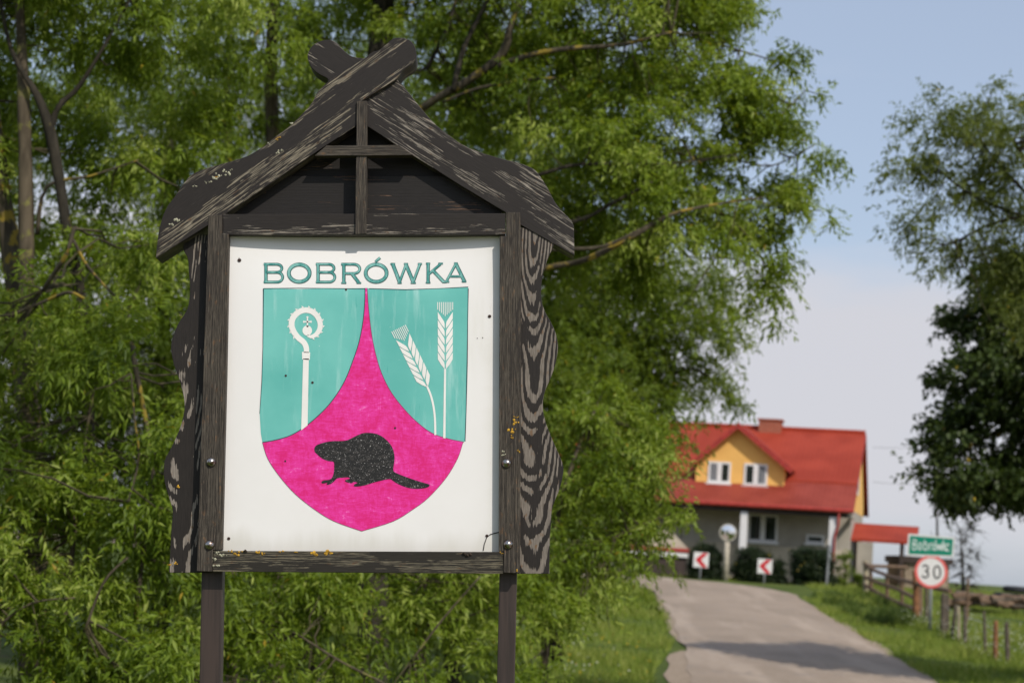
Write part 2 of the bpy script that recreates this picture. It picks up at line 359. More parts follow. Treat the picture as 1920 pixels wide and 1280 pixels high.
def smooth_path(P, k=4):
    P = [np.array(p, float) for p in P]; q = [P[0]]
    for i in range(len(P)-1):
        p0 = P[max(i-1, 0)]; p1 = P[i]; p2 = P[i+1]; p3 = P[min(i+2, len(P)-1)]
        for t in np.linspace(0, 1, k+1)[1:]:
            q.append(.5*((2*p1)+(-p0+p2)*t+(2*p0-5*p1+4*p2-p3)*t*t+(-p0+3*p1-3*p2+p3)*t**3))
    return q
def limb(name, pts, mat, parent, n=8):
    """pts: (px,py,Y,width_px)"""
    P = smooth_path([at(p[0], p[1], p[2]) for p in pts]); w = smooth_path([np.array([p[3]*p[2]/FPX/2, 0, 0]) for p in pts])
    mb = MB(); mb.tube(P, [float(max(a[0], .002)*(1+rng.normal(0, .05))) for a in w], n); return mb.build(name, mat, parent, smooth=True)
def twigs(parent, hub, C, n, r=.0055, mat=None):
    mb = MB(); hub = [np.array(h) for h in hub]
    for i in rng.choice(len(C), min(n, len(C)), replace=False):
        h = min(hub, key=lambda q: np.linalg.norm(q-C[i])+.25*abs(hash((round(float(q[0]), 3), int(i)))%7)/7); L_ = np.linalg.norm(C[i]-h)
        if L_ > 1.5: continue
        P = wig(h, C[i]+np.array([0, 0, -.1]), 5, .03); mb.tube(P, list(np.linspace(r*(1+L_), .0025, 5)), 4, False)
    o = mb.build('twigs', mat or M['twig'], parent); o['kind'] = 'stuff'; return o
def tree(name, label, cat, base, leafargs, trunks, limbs, ntw, hubs=None, barkm='bark', group=None, **kw):
    t = empty(name, (0, 0, 0), 0, label, cat, group)
    for tr in trunks: limb('trunk', tr[0], M[tr[1]], t, 10)
    for lb in limbs: limb('branch', lb[0], M[lb[1]], t, 7)
    C = leafmesh('crown', leafargs[0], leafargs[1], leafargs[2], leafargs[3], M[leafargs[4]], t, **kw)
    hub = sum([smooth_path([at(p[0], p[1], p[2]) for p in tr[0]], 8) for tr in trunks+limbs], [])
    if ntw: twigs(t, hub, C, ntw, mat=M['twig'])
    # put the empty at the trunk's foot without moving the parts
    o = Vector(base); t.location = o
    for ch in t.children: ch.location = -o
    return t
def foot(px, Y): d = at(px, 1000, Y); return (float(d[0]), Y, float(H(Y)))

# left willow
tree('willow_tree', 'leafy willow with two pale upright trunks left of the wooden village sign', 'willow tree', foot(60, 15.5),
  ([(-120,-90,15,240,220,1.2),(150,0,15,250,150,1.0),(360,60,15.5,190,150,1.1),(90,260,16,190,120,.8,.7),(290,240,15.6,200,120,1,.8),(300,400,16,170,110,1,.9),(200,430,17,210,110,1,.9),(90,120,16.5,200,140,1,.6),(-160,320,15,180,220,1),(200,-190,15,260,160,1.2),(60,-340,10.6,430,190,1.2,.55),(650,-350,10.6,380,190,1.2,.55),(1080,-340,11,230,170,1.,.2),(250,-400,8.8,520,190,.9,.5)], 4000, .090, .023, 'leaf'),  # blobs nearest the camera are an unseen overhang, added to shade the thicket behind
  [([(58,1560,14.5,44),(52,900,14.5,36),(50,560,14.5,31),(48,330,14.5,27),(42,120,14.5,22),(30,-150,14.5,14)], 'bark'),
   ([(70,1560,14.8,50),(60,900,14.8,48),(34,560,14.8,44),(10,400,14.8,34),(-8,250,14.8,28),(-40,0,14.8,18)], 'bark_lichen'),
   ([(190,1560,14.4,30),(170,900,14.4,24),(152,570,14.4,22),(130,460,14.4,22),(110,330,14.4,20),(92,240,14.4,22),(70,180,14.4,15),(20,90,14.4,9),(-10,-60,14.4,5)], 'bark_dark')],
  [([(94,250,14.4,14),(110,200,14.4,12),(150,160,14.4,9),(205,70,14.3,6),(260,-30,14.3,4)], 'bark_dark'),
   ([(70,440,14.5,9),(88,350,14.4,7),(170,330,14.4,5),(260,300,14.4,3)], 'bark_lichen')], 130, barkm='bark')
# the two lower thickets
tree('willow_bush', 'dense low willow thicket filling the lower left corner beside the sign', 'bush', foot(150, 12.6),
  ([(20,640,13.6,200,130,.9),(250,520,14.3,150,110,.8,.8),(240,690,13.4,170,130,.9),(30,830,12.9,200,130,.9),(260,880,12.9,190,140,.9),(50,1020,12.5,200,130,.8),(290,1050,12.6,180,130,.8),(80,1200,12.2,230,120,.8),(330,1240,12.5,190,130,.8),(100,1390,12.2,320,150,.8),(-190,900,13,150,400,.9)], 4300, .090, .023, 'leaf'),
  [([(90,1560,12.6,14),(120,1200,12.7,11),(150,900,13,8),(180,700,13.3,5)], 'bark'), ([(230,1560,12.7,13),(250,1200,12.7,10),(283,930,12.7,8),(285,860,12.7,8),(268,760,12.7,9),(254,690,12.7,10),(247,640,12.7,7)], 'bark_lichen')],
  [([(80,545,13.0,8),(100,515,12.9,9),(125,475,12.8,9),(140,425,12.8,7)], 'bark_lichen'), ([(138,450,12.8,6),(165,500,12.8,6),(215,555,12.8,4)], 'bark_lichen'),
   ([(60,575,12.9,5),(90,562,12.9,6),(130,548,12.8,7),(158,560,12.8,5)], 'bark_lichen'), ([(240,940,12.2,3),(260,860,12.3,4),(252,780,12.3,3),(246,700,12.3,3)], 'bark_lichen'),
   ([(160,1180,12,6),(195,1090,12,5),(240,1045,12,4)], 'bark'), ([(0,1170,11.9,5),(60,1130,11.9,4),(140,1120,11.9,3)], 'bark')], 170, barkm='bark')
tree('willow_bush', 'shaded willow thicket seen between the two posts below the sign board', 'bush', foot(680, 15),
  ([(500,1150,14.4,150,110,.9),(680,1130,14.8,170,100,.9),(860,1130,15,150,110,.9),(560,1290,14.2,200,100,.8),(820,1290,14.4,170,100,.8),(960,1210,14.8,70,110,.6),(600,900,15.5,330,180,.9)], 4000, .090, .023, 'leaf'),
  [([(600,1600,15,16),(590,1300,15,13),(560,1000,15.2,9),(540,800,15.4,6)], 'bark'), ([(760,1600,15,14),(790,1300,15,10),(800,1000,15.2,7)], 'bark')],
  [([(720,1280,13.6,4),(640,1240,13.6,5),(560,1190,13.7,4)], 'bark'), ([(900,1080,14,3),(830,1160,14,4),(770,1240,14,5)], 'bark')], 120, barkm='bark')
tree('willow_bush', 'bright green willow bush hanging over the verge just right of the sign', 'bush', foot(1060, 17),
  ([(1110,820,17.4,120,110,.9),(1190,900,17,75,70,.6),(1090,950,17,120,90,.8),(1180,980,16.8,85,60,.6),(1240,990,16.6,55,34,.35,.8),(1060,1060,16.6,110,75,.8),(1170,1050,16.6,70,38,.4,.7),(1290,955,16.4,32,13,.15,.8),(1235,1040,16.4,34,26,.2,.6),(1010,1160,16,60,80,.5),(990,1250,15.6,45,70,.5,.7),(1190,800,17.6,70,60,.6)], 4600, .082, .024, 'leaf'),
  [([(1010,1560,17,20),(1020,1250,17,16),(1040,1000,17,12),(1080,850,17,8),(1120,760,17.2,5)], 'bark')],
  [([(1030,1080,16.9,8),(1100,1020,16.8,6),(1200,985,16.6,4),(1300,945,16.4,2.5)], 'bark'), ([(1060,930,17,7),(1130,900,17,5),(1220,880,17,3)], 'bark')], 150, barkm='bark')
# big central willow
tree('willow_tree', 'large willow with arching mossy limbs rising behind the sign against the sky', 'willow tree', foot(700, 18.6),
  ([(520,70,19.3,190,170,1.4,.7),(700,-40,19,230,130,1.3,.8),(850,150,18.6,190,130,1.2,.7),(1000,30,18,210,150,1.3),(1180,60,18.3,200,150,1.2),(1330,60,18.8,130,120,1.1),(1400,150,19,90,110,.8,.8),(1090,230,18,220,120,1.3,.9),(1270,260,18.4,180,130,1.2),(1410,300,19,110,120,.8,.75),(1490,310,19,60,60,.5,.7),(1180,390,18,210,110,1.2),(1370,430,18.8,120,90,.8,.7),(1455,430,18.9,75,65,.5,.7),(1040,420,18,150,100,1,.8),(1430,520,18.8,60,50,.35,.6),(1390,590,18.8,50,26,.25,.45),(1450,590,18.8,28,16,.2,.5),(1515,160,18.9,24,26,.2,.6),(1475,120,19,18,30,.2,.4),(1525,270,19,30,50,.3,.55),(1538,395,19,20,26,.2,.6),(1220,-130,18.6,260,130,1.3),(900,-220,18.6,330,140,1.4),(640,250,19.5,170,110,1,.6),(440,330,19.5,130,90,1,.6),(1390,20,19,65,50,.6,.9),(1120,560,18.3,150,80,1,.7)], 4700, .085, .028, 'leaf'),
  [([(520,1560,19.6,34),(510,600,19.6,32),(512,300,19.6,27),(508,120,19.6,25),(520,-60,19.6,22),(540,-300,19.6,12)], 'bark'),
   ([(700,1560,19,64),(700,700,19,54),(705,300,19,48),(712,80,19,46),(725,-60,19,38),(740,-300,19,20)], 'bark_dark'),
   ([(440,1560,20,24),(430,600,20,20),(427,300,20,17),(424,180,20,14),(430,60,20,11),(440,-100,20,7)], 'bark')],
  [([(705,300,18.3,26),(790,205,17.7,17),(880,150,17.5,16),(942,100,17.4,18),(960,40,17.3,12),(1000,-60,17.3,8)], 'bark_lichen'),
   ([(935,125,17.4,13),(990,105,17.3,11),(1060,92,17.2,10),(1160,84,17.2,7),(1260,60,17.3,4)], 'bark_lichen'),
   ([(700,560,18.3,20),(860,540,17.7,14),(1020,503,17.3,12),(1100,486,17.2,12),(1190,440,17.2,11),(1250,405,17.3,8),(1330,385,17.5,5),(1430,370,17.9,3)], 'bark_lichen'),
   ([(700,520,18.3,16),(900,480,17.7,9),(1040,468,17.1,8),(1130,462,17.1,7),(1200,430,17.1,5)], 'bark_lichen'),
   ([(830,192,17.5,6),(900,165,17.3,6),(990,150,17.2,6),(1040,146,17.2,3)], 'bark_lichen'),
   ([(700,450,18.3,14),(900,360,17.7,9),(1010,328,17.3,8),(1090,308,17.3,7),(1240,308,17.5,4),(1380,290,17.9,2.5)], 'bark_dark'),
   ([(1050,420,17.3,7),(1100,408,17.3,8),(1150,380,17.3,7),(1225,340,17.4,4)], 'bark_dark'),
   ([(850,170,17.5,12),(870,90,17.6,10),(905,20,17.7,9),(940,-60,17.7,6)], 'bark_dark'),
   ([(800,130,17.9,9),(840,50,17.9,8),(860,-20,17.9,7)], 'bark_dark'),
   ([(1330,385,18.3,4),(1400,440,18.6,3),(1440,520,18.8,2),(1435,590,18.8,1.5)], 'bark'), ([(1340,480,18.4,4),(1390,490,18.6,3),(1430,520,18.8,2)], 'bark'),
   ([(1380,290,18.8,4),(1460,220,18.9,3),(1515,165,18.9,2)], 'bark'), ([(1260,60,18.4,5),(1370,90,18.8,4),(1470,120,19,2)], 'bark'), ([(1380,300,18.8,4),(1450,310,19,3),(1530,270,19,2)], 'bark'), ([(1400,370,18.8,4),(1470,390,19,3),(1540,395,19,2)], 'bark')], 420, barkm='bark')
tree('ash_tree', 'rounded darker green tree standing behind the willow above the verge', 'tree', foot(1040, 27),
  ([(1130,560,27.5,210,110,1.8),(1270,610,27,105,90,1.2,.9),(1100,700,27,190,120,1.8),(1225,700,27,80,90,1.4),(1340,685,26.8,46,40,.7,.6),(1385,765,26.6,25,16,.3,.6),(1335,742,26.7,45,16,.5,.6),(1150,800,26.8,130,100,1.4),(1170,880,26.6,60,80,1),(1300,520,27,60,50,.8,.8),(1355,640,27,26,26,.4,.5),(1000,640,27.5,160,160,1.6)], 4200, .095, .034, 'leaf_far'),
  [([(1040,1240,27,30),(1050,1000,27,26),(1080,750,27,20),(1140,560,27,12)], 'bark_dark')],
  [([(1130,850,27,12),(1220,740,27,8),(1300,690,26.9,5),(1385,765,26.6,2)], 'bark_dark'), ([(1130,760,27,10),(1200,640,27,7),(1290,560,27,3)], 'bark_dark')], 120, barkm='bark_dark', droop=.1, clump=.3, per=9)
tree('willow_tree', 'distant willow mass closing the gaps behind the front willow trunks', 'willow tree', foot(300, 25),
  ([(60,560,25,330,140,1.8),(60,800,25,330,240,1.8),(420,640,25,300,220,1.8),(420,950,25,320,240,1.8),(800,650,25,300,220,1.8),(800,960,25,320,240,1.8),(1000,1020,25,150,140,1.2),(300,200,26,420,220,1.8,.85),(800,200,26,420,220,1.8,.85),(1050,330,26,200,170,1.5,.8),(-300,600,25,200,500,1.8)], 2600, .12, .032, 'leaf_far'),
  [([(300,1300,25,40),(300,900,25,34),(310,500,25,26),(320,200,25,14)], 'bark_dark'), ([(850,1300,25,36),(850,900,25,30),(840,500,25,22),(850,200,25,12)], 'bark_dark')],
  [], 120, barkm='bark_dark', clump=.4)
# right-hand trees
tree('willow_tree', 'airy grey green tree top leaning in at the upper right edge', 'tree', (7.6, 21.0, -.2),
  ([(1740,250,21.0,70,60,.7,.8),(1830,240,21.0,90,70,.9),(1920,250,21.0,90,80,1),(1720,330,21.0,50,60,.6,.8),(1800,350,21.0,90,90,1),(1900,380,21.0,100,110,1),(1760,410,21.0,60,60,.6,.7),(1850,460,21.0,70,60,.8,.8),(1770,480,21.0,40,40,.4,.5),(1720,445,21.0,22,12,.2,.5),(1665,355,21.0,16,8,.1,.5),(1690,280,21.0,22,22,.2,.5),(1890,545,21.0,80,50,.9,.9),(1930,600,21.0,70,60,.9,.9),(2030,300,21.0,140,160,1.3),(2150,450,21.0,150,150,1.3),(2030,520,21.0,150,90,1.2),(1910,520,21.0,60,60,.8,.8),(2180,220,21.0,130,130,1.3),(1870,185,21.0,60,26,.4,.6),(1760,185,21.0,28,22,.2,.5)], 3300, .075, .026, 'leaf_light'),
  [([(2150,1350,21.0,44),(2130,1000,21.0,40),(2090,700,21.0,34),(2030,520,21.0,26),(1960,380,21.0,14),(1900,260,21.0,6)], 'bark_dark')],
  [([(2040,560,21.0,14),(1930,420,21.0,9),(1860,420,21.0,6),(1790,455,21.0,4)], 'bark_dark'), ([(1930,410,21.0,8),(1830,370,21.0,6),(1760,320,21.0,3)], 'bark_dark'), ([(1960,400,21.0,8),(1850,280,21.0,5),(1830,220,21.0,3)], 'bark_dark')], 200, barkm='bark_dark', droop=.1, clump=.17)
tree('maple_tree', 'dark broad leaved maple crown cut off by the right edge', 'tree', (13.6, 32.4, -.15),
  ([(1870,600,31.5,70,50,1.2,.7),(1800,600,31.5,30,22,.5,.6),(1910,650,31.5,110,90,1.6),(1830,700,31.5,62,50,1,.8),(1785,715,31.5,36,22,.6,.8),(1850,540,31,60,40,.8,.8),(1865,800,31.5,80,66,1.2,.8),(1780,850,31.5,50,26,.6,.9),(1795,780,31.5,40,24,.6,.7),(1830,900,31.5,80,50,1.2),(1780,900,31.5,30,18,.5,.8),(1820,950,31.5,32.4,24,.5,.8),(1900,900,31.5,90,50,1.2),(1960,760,31.5,120,160,1.6),(2100,650,31.5,180,150,2.2),(2120,850,31.5,190,120,2.2),(1890,530,31.5,70,40,1,.8)], 2500, .13, .085, 'leaf_maple'),
  [([(2260,1190,32.4,60),(2230,1000,32.4,54),(2180,850,32.4,44),(2120,650,32.4,26),(2080,480,32.4,12)], 'bark_dark')],
  [([(2190,900,32.4,22),(2020,820,31.8,14),(1900,800,31.5,8),(1800,850,31.5,4)], 'bark_dark'), ([(2150,760,32.4,18),(1990,680,31.8,12),(1880,640,31.5,6)], 'bark_dark'), ([(2200,960,32.4,18),(2020,900,31.8,10),(1880,905,31.5,5)], 'bark_dark')], 160, barkm='bark_dark', droop=.05, clump=.28, per=8, twl=.25, hang=.2)
# ------------------------------------------------------------------ village sign (all in the sign's own leaning frame)
SY = 6.2
ptop = (at(430,448,SY)+at(937,443,SY))/2; pbot = (at(415,1030,SY)+at(935,1032,SY))/2
dv = ptop-pbot; LEAN = math.atan2(-dv[0], dv[2])              # the whole sign leans a little to the left
SU = np.array([-math.sin(LEAN), 0, math.cos(LEAN)]); SX = np.array([math.cos(LEAN), 0, math.sin(LEAN)])
SO = pbot - SU*(pbot[2]/SU[2])                                  # where the sign's centre line meets the ground
sign = empty('village_sign', SO, 0, 'carved dark wooden village sign board with coat of arms on two brown posts', 'sign')
sign.rotation_euler = (0, -LEAN, 0)
def P(px, py, yo=0.0):
    d = ray(px, py); w = EYE + d*((SY+yo)/d[1]) - SO
    return np.array([w@SX, yo, w@SU])
def crs(pts, k=5):
    """pts (x,y[,1]) closed outline, a third value marks a sharp corner"""
    n = len(pts); out = []
    for i in range(n):
        a, b = pts[i], pts[(i+1) % n]; p1 = np.array(a[:2], float); p2 = np.array(b[:2], float)
        p0 = np.array(pts[i-1][:2], float) if len(a) == 2 else p1; p3 = np.array(pts[(i+2) % n][:2], float) if len(b) == 2 else p2
        if len(a) == 3 and len(b) == 3: out.append(p1); continue
        for t in np.arange(k)/k: out.append(.5*((2*p1)+(-p0+p2)*t+(2*p0-5*p1+4*p2-p3)*t*t+(-p0+3*p1-3*p2+p3)*t**3))
    return out
def board(name, pts, yo, th, mat, grain, parent=sign, bevel=.0016, smooth=True, curved=False):
    if curved: pts = crs(pts)
    Q = [P(p[0], p[1], yo) for p in pts]; n = len(Q)
    g0 = P(*grain[0], yo); g1 = P(*grain[1], yo); gu = (g1-g0)/np.linalg.norm(g1-g0); gv = np.array([-gu[2], 0, gu[0]])
    area = sum(Q[i][0]*Q[(i+1) % n][2]-Q[(i+1) % n][0]*Q[i][2] for i in range(n))
    if area < 0: Q = Q[::-1]
    bm = bmesh.new(); f = [bm.verts.new(q) for q in Q]; b = [bm.verts.new(q+np.array([0, th, 0])) for q in Q]
    bm.faces.new(f); bm.faces.new(b[::-1])
    for i in range(n): bm.faces.new([f[i], b[i], b[(i+1) % n], f[(i+1) % n]])
    bmesh.ops.recalc_face_normals(bm, faces=bm.faces); uvl = bm.loops.layers.uv.new('UVMap')
    off = random.uniform(0, 3) if 'figure' not in mat.name and 'side' not in mat.name else 0
    for fc in bm.faces:
        for lp in fc.loops:
            c = np.array(lp.vert.co) - g0; lp[uvl].uv = (c@gu + off, c@gv + (lp.vert.co.y-yo)*.9)
    me = bpy.data.meshes.new(name); bm.to_mesh(me); bm.free(); o = link(name, me, parent, [mat])
    if bevel:
        md = o.modifiers.new('b', 'BEVEL'); md.width = bevel; md.segments = 2; md.limit_method = 'ANGLE'; md.angle_limit = rad(50)
    return o
ST = -.034
# side boards with the wavy outline
board('side_board', [(345,440,1),(344,467),(352,485),(354,510),(356,545),(351,579),(334,607),(323,636),(321,657),(327,686),(338,717),(345,748),(345,773),(337,803),(323,835),(310,860),(307,880),(309,905),(318,936),(324,957),(322,983),(320,1014),(317,1073,1),(392,1073,1),(400,440,1)], .012, .034, M['side_l'], ((345,450),(338,1073)), curved=True)
board('side_board', [(970,425,1),(1046,440,1),(1035,467),(1027,484),(1019,510),(1015,536),(1015,560),(1021,582),(1033,604),(1042,625),(1046,650),(1042,679),(1033,707),(1023,730),(1018,752),(1019,775),(1025,797),(1037,827),(1049,854),(1056,874),(1055,893),(1049,917),(1041,936),(1035,956),(1033,983),(1031,1014),(1030,1075,1),(970,1075,1)], -.008, .034, M['side_r'], ((1004,430),(999,1075)), curved=True)
# frame
board('stile', [(391,403),(417,403),(417,438),(429,439),(424,700),(416,1030),(399,1031),(398,1071),(369,1070)], ST, .06, M['stile'], ((404,403),(385,1070)))
board('stile', [(949,398),(975,398),(977,440),(977,760),(975,1074),(944,1073),(944,1033),(935,1032),(937,443),(949,442)], ST, .06, M['stile'], ((958,400),(955,1074)))
board('top_rail', [(418,401.5),(948,400),(948,440),(418,440)], ST+.003, .055, M['rail'], ((418,420),(948,420)))
board('bottom_rail', [(400,1032),(943,1034),(943,1075),(399,1071)], ST+.003, .075, M['rail_low'], ((400,1050),(943,1054)))
# barge boards crossing at the ridge
board('barge_board', [(689,237,1),(630,198,1),(610,165,1),(616,150),(600,140),(588,131),(579,117),(577,102),(586,86),(602,77),(617,75),(630,80),(645,95),(658,105),(677,109),(700,108,1),(745,140,1),(747,153),(757,162),(774,184),(792,206),(817,234),(849,259),(874,275),(905,287),(942,298),(971,305),(999,316),(1012,330),(1027,353),(1040,378),(1055,397),(1070,412),(1076,424,1),(1077,479,1),(975,421,1),(946,397,1),(867,350,1),(774,291,1)], -.012, .100, M['rake2'], ((640,170),(1078,440)), curved=True)
board('barge_board', [(292,484,1),(296,445),(303,412),(314,387),(328,368),(345,343),(361,327),(383,317),(414,308),(442,300),(467,291),(496,273),(517,256),(546,234),(571,209),(586,191),(596,172),(617,152),(649,131),(680,112),(699,98),(711,94),(727,81),(739,72),(758,72),(771,78),(779,91),(780,109),(772,121),(756,132),(741,150),(712,168),(680,188,1),(667,237,1),(611,273,1),(430,397,1),(389,423,1)], -.030, .122, M['rake'], ((292,440),(780,100)), curved=True)
board('king_post', [(669,190),(688,189),(687,438),(666,439)], -.040, .045, M['stile'], ((678,190),(676,439)), bevel=.001)
board('collar_tie', [(590,292),(612,273),(748,272),(775,291)], -.046, .045, M['stile'], ((590,282),(775,282)), bevel=.001)
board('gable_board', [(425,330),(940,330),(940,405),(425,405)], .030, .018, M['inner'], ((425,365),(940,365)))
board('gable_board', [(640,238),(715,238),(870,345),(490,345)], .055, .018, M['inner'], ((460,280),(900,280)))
# shallow roof boards behind the barge boards
def roofboard(a, b, yo, d, t):
    A, B = P(*a, yo), P(*b, yo); nv = np.array([-(B-A)[2], 0, (B-A)[0]]); nv /= np.linalg.norm(nv); nv *= (1 if nv[2] > 0 else -1)
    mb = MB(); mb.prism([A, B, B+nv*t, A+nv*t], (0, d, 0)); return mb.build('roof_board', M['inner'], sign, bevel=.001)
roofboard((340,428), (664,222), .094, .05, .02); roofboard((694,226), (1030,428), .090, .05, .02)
# posts
met = Mt('post_paint', .45, .4); n = met.noise(met.map(met.obj(), (60, 60, 2.5)), 1, 4); met.col(met.mix(met.rng(n, .35, .65), (.030, .022, .019), (.052, .036, .030))); met.bump(n, .12, .002)
for (a, b, c, d) in ((376, 372, 419, 415), (935, 930, 971, 967)):
    yo = .0265; T1, T2 = P(a+.0, 1077, yo), P(c, 1077, yo); B1, B2 = P(b, 1280, yo), P(d, 1280, yo)
    def ext(T, B, z): return B + (T-B)*((z-B[2])/(T[2]-B[2]))
    topz = P(400, 860, yo)[2]; cx = (ext(T1, B1, topz)+ext(T2, B2, topz))/2; cb = (ext(T1, B1, -.12)+ext(T2, B2, -.12))/2; w = (T2-T1)[0]/2*.92
    pts = [cb-[w,0,0], cb+[w,0,0], cx+[w,0,0], cx-[w,0,0]]; mb = MB(); mb.prism(pts, (0, .06, 0)); mb.build('post', met.m, sign, bevel=.004)
# bolts
bm_ = Mt('bolt_steel', .28, .5); bm_.b.inputs['Metallic'].default_value = 1; n = bm_.noise(bm_.obj(), 90, 4); bm_.col(bm_.mix(bm_.rng(n, .4, .65), (.42, .40, .38), (.16, .10, .07)))
for (bx, by) in ((396,866),(393,1021),(950,868),(953,1020)):
    c = P(bx, by, ST); mb = MB(); R_ = .0165; prof = [(R_, 0), (R_*.97, .0035), (R_*.80, .0085), (R_*.5, .0125), (R_*.2, .0145), (0.0004, .0148)]
    mb.v = [(c[0]+r_*math.cos(k*math.pi/10), ST+.001-h_, c[2]+r_*math.sin(k*math.pi/10)) for r_, h_ in prof for k in range(20)]
    mb.f = [[j*20+k, j*20+(k+1) % 20, (j+1)*20+(k+1) % 20, (j+1)*20+k] for j in range(5) for k in range(20)] + [[100+k for k in range(20)]]
    mb.build('bolt', bm_.m, sign, smooth=True)

# panel, bowed backwards along its top edge
PL, PR, PT_, PB = P(412, 1036)[0]-.004, P(940, 1036)[0]+.006, P(680, 438)[2], P(680, 1040)[2]
PL -= .012
def pyo(x, z):
    xn = (x-(PL+PR)/2)/((PR-PL)/2); zn = max(0., (z-P(680, 560)[2])/(PT_-P(680, 560)[2]))
    return .0 + .026*max(0, 1-xn*xn)**.8*zn**1.6
def bend(p, lift): return (p[0], pyo(p[0], p[2]) - lift, p[2])
pv = Mt('panel_white', .38, .4); o = pv.obj(); n = pv.noise(o, 3.5, 5); c = pv.mix(pv.rng(n, .35, .7), (.785, .775, .762), (.755, .744, .728))
sp = pv.noise(pv.map(o, (1, 1, 1)), 70, 2); c = pv.mix(pv.rng(sp, .775, .80), c, (.28, .25, .2)); c = pv.mix(pv.rng(pv.noise(pv.map(o, (7, 1, 1.2)), 1, 5), .56, .75, 0, .45), c, (.62, .60, .52)); gz = pv.n('ShaderNodeSeparateXYZ', {0: o}).outputs; dz = pv.rng(pv.math('SUBTRACT', gz[2], pv.math('MULTIPLY', pv.noise(pv.map(o, (9, 1, 2)), 1, 5), .16)), P(680, 1030)[2]-.09, P(680, 1030)[2]+.0, .5, 0.)
c = pv.mix(dz, c, (.50, .48, .40)); dx = pv.rng(pv.math('SUBTRACT', gz[0], pv.math('MULTIPLY', pv.noise(pv.map(o, (2, 1, 9), (3, 0, 1)), 1, 6), .10)), P(905, 600)[0]-.05, P(932, 600)[0]-.03, 0., .35); c = pv.mix(dx, c, (.55, .53, .43)); pv.col(c); pv.rough(pv.rng(n, .3, .7, .3, .5))
nxp = nzp = 26; V = []
for s_ in (0, .004):
    for j in range(nzp+1):
        for i in range(nxp+1):
            x = PL+(PR-PL)*i/nxp; z = PB+(PT_-PB)*j/nzp; V.append((x, pyo(x, z)+s_, z))
N1 = (nxp+1)*(nzp+1); Fp = []
for s_ in (0, 1):
    for j in range(nzp):
        for i in range(nxp):
            q = [s_*N1+j*(nxp+1)+i, s_*N1+j*(nxp+1)+i+1, s_*N1+(j+1)*(nxp+1)+i+1, s_*N1+(j+1)*(nxp+1)+i]; Fp.append(q if s_ == 0 else q[::-1])
panel = pym('panel', V, Fp, pv.m, sign, smooth=True)
def dens(pts, step=6):
    out = []; n = len(pts)
    for i in range(n):
        a = np.array(pts[i][:2], float); b = np.array(pts[(i+1) % n][:2], float); k = max(1, int(np.linalg.norm(b-a)/step)); out += [a+(b-a)*j/k for j in range(k)]
    return out
def Pp(p, lift):
    q = P(p[0], p[1], 0); y = pyo(q[0], q[2]); return P(p[0], p[1], y) - np.array([0, lift, 0])
def decal(name, polys, lift, mat, parent=panel, densify=True):
    V, F = [], []
    for pl in polys:
        pts = dens(pl) if densify else pl; b = len(V); Q = [Pp(p, lift) for p in pts]; V += Q
        F += [[b+i for i in t] for t in tessellate_polygon([[Vector((q[0], q[2], 0)) for q in Q]])]
    o = pym(name, V, F, mat, parent)
    bm = bmesh.new(); bm.from_mesh(o.data)
    for f in bm.faces:
        if f.normal.y > 0: f.normal_flip()
    bm.to_mesh(o.data); bm.free(); return o
def stroke(pts, close=False):
    """pts (x,y,w) -> quads"""
    n = len(pts); L_, R_ = [], []
    for i, p in enumerate(pts):
        a = np.array(pts[max(i-1, 0)][:2] if not close else pts[i-1][:2], float); b = np.array(pts[min(i+1, n-1)][:2] if not close else pts[(i+1) % n][:2], float)
        d = b-a; d /= np.linalg.norm(d)+1e-9; nn = np.array([-d[1], d[0]])*p[2]/2; L_.append(np.array(p[:2])+nn); R_.append(np.array(p[:2])-nn)
    m_ = n if close else n-1
    return [[L_[i], L_[(i+1) % n], R_[(i+1) % n], R_[i]] for i in range(m_)]
def arc(cx, cy, rx, ry, a0, a1, w, n=24): return [(cx+rx*math.cos(rad(a0+(a1-a0)*i/n)), cy+ry*math.sin(rad(a0+(a1-a0)*i/n)), w) for i in range(n+1)]
# paints
tl = Mt('teal_paint', .3, .5); o = tl.obj(); s1 = tl.noise(tl.map(o, (26, 1, 3.2), rot=(0, rad(-14), 0)), 1, 5, .6); s2 = tl.noise(o, 3.2, 4); s3 = tl.noise(tl.map(o, (60, 1, 9), rot=(0, rad(10), 0)), 1, 4)
c = tl.mix(tl.rng(s2, .3, .7), (.105, .43, .385), (.17, .53, .475)); c = tl.mix(tl.rng(s1, .52, .78), c, (.36, .64, .60)); c = tl.mix(tl.rng(s3, .66, .8), c, (.035, .34, .30)); c = tl.mix(tl.rng(tl.noise(o, 120, 2), .76, .79), c, (.75, .8, .78)); tl.col(c)
pk = Mt('pink_paint', .4, .4); o = pk.obj(); s1 = pk.noise(pk.map(o, (22, 1, 90), rot=(0, rad(38), 0)), 1, 6, .7, 1.6); s2 = pk.noise(pk.map(o, (80, 1, 20), rot=(0, rad(30), 0)), 1, 6, .7, 1.4); s3 = pk.noise(o, 13, 8, .72, 1.0)
a_ = pk.math('ADD', pk.math('ADD', pk.math('MULTIPLY', s1, .42), pk.math('MULTIPLY', s2, .25)), pk.math('MULTIPLY', s3, .43))
c = pk.mix(pk.rng(a_, .46, .66), (.66, .010, .17), (.78, .04, .36)); c = pk.mix(pk.rng(a_, .61, .68), c, (.82, .17, .47)); pk.col(c)
bk = Mt('black_paint', .55, .35); o = bk.obj(); s1 = bk.noise(o, 230, 4, .75); c = bk.mix(bk.rng(bk.noise(bk.map(o, (40, 1, 110), rot=(0, rad(30), 0)), 1, 4), .45, .7), (.012, .012, .012), (.040, .036, .034)); c = bk.mix(bk.rng(s1, .615, .65), c, (.45, .43, .42)); bk.col(c)
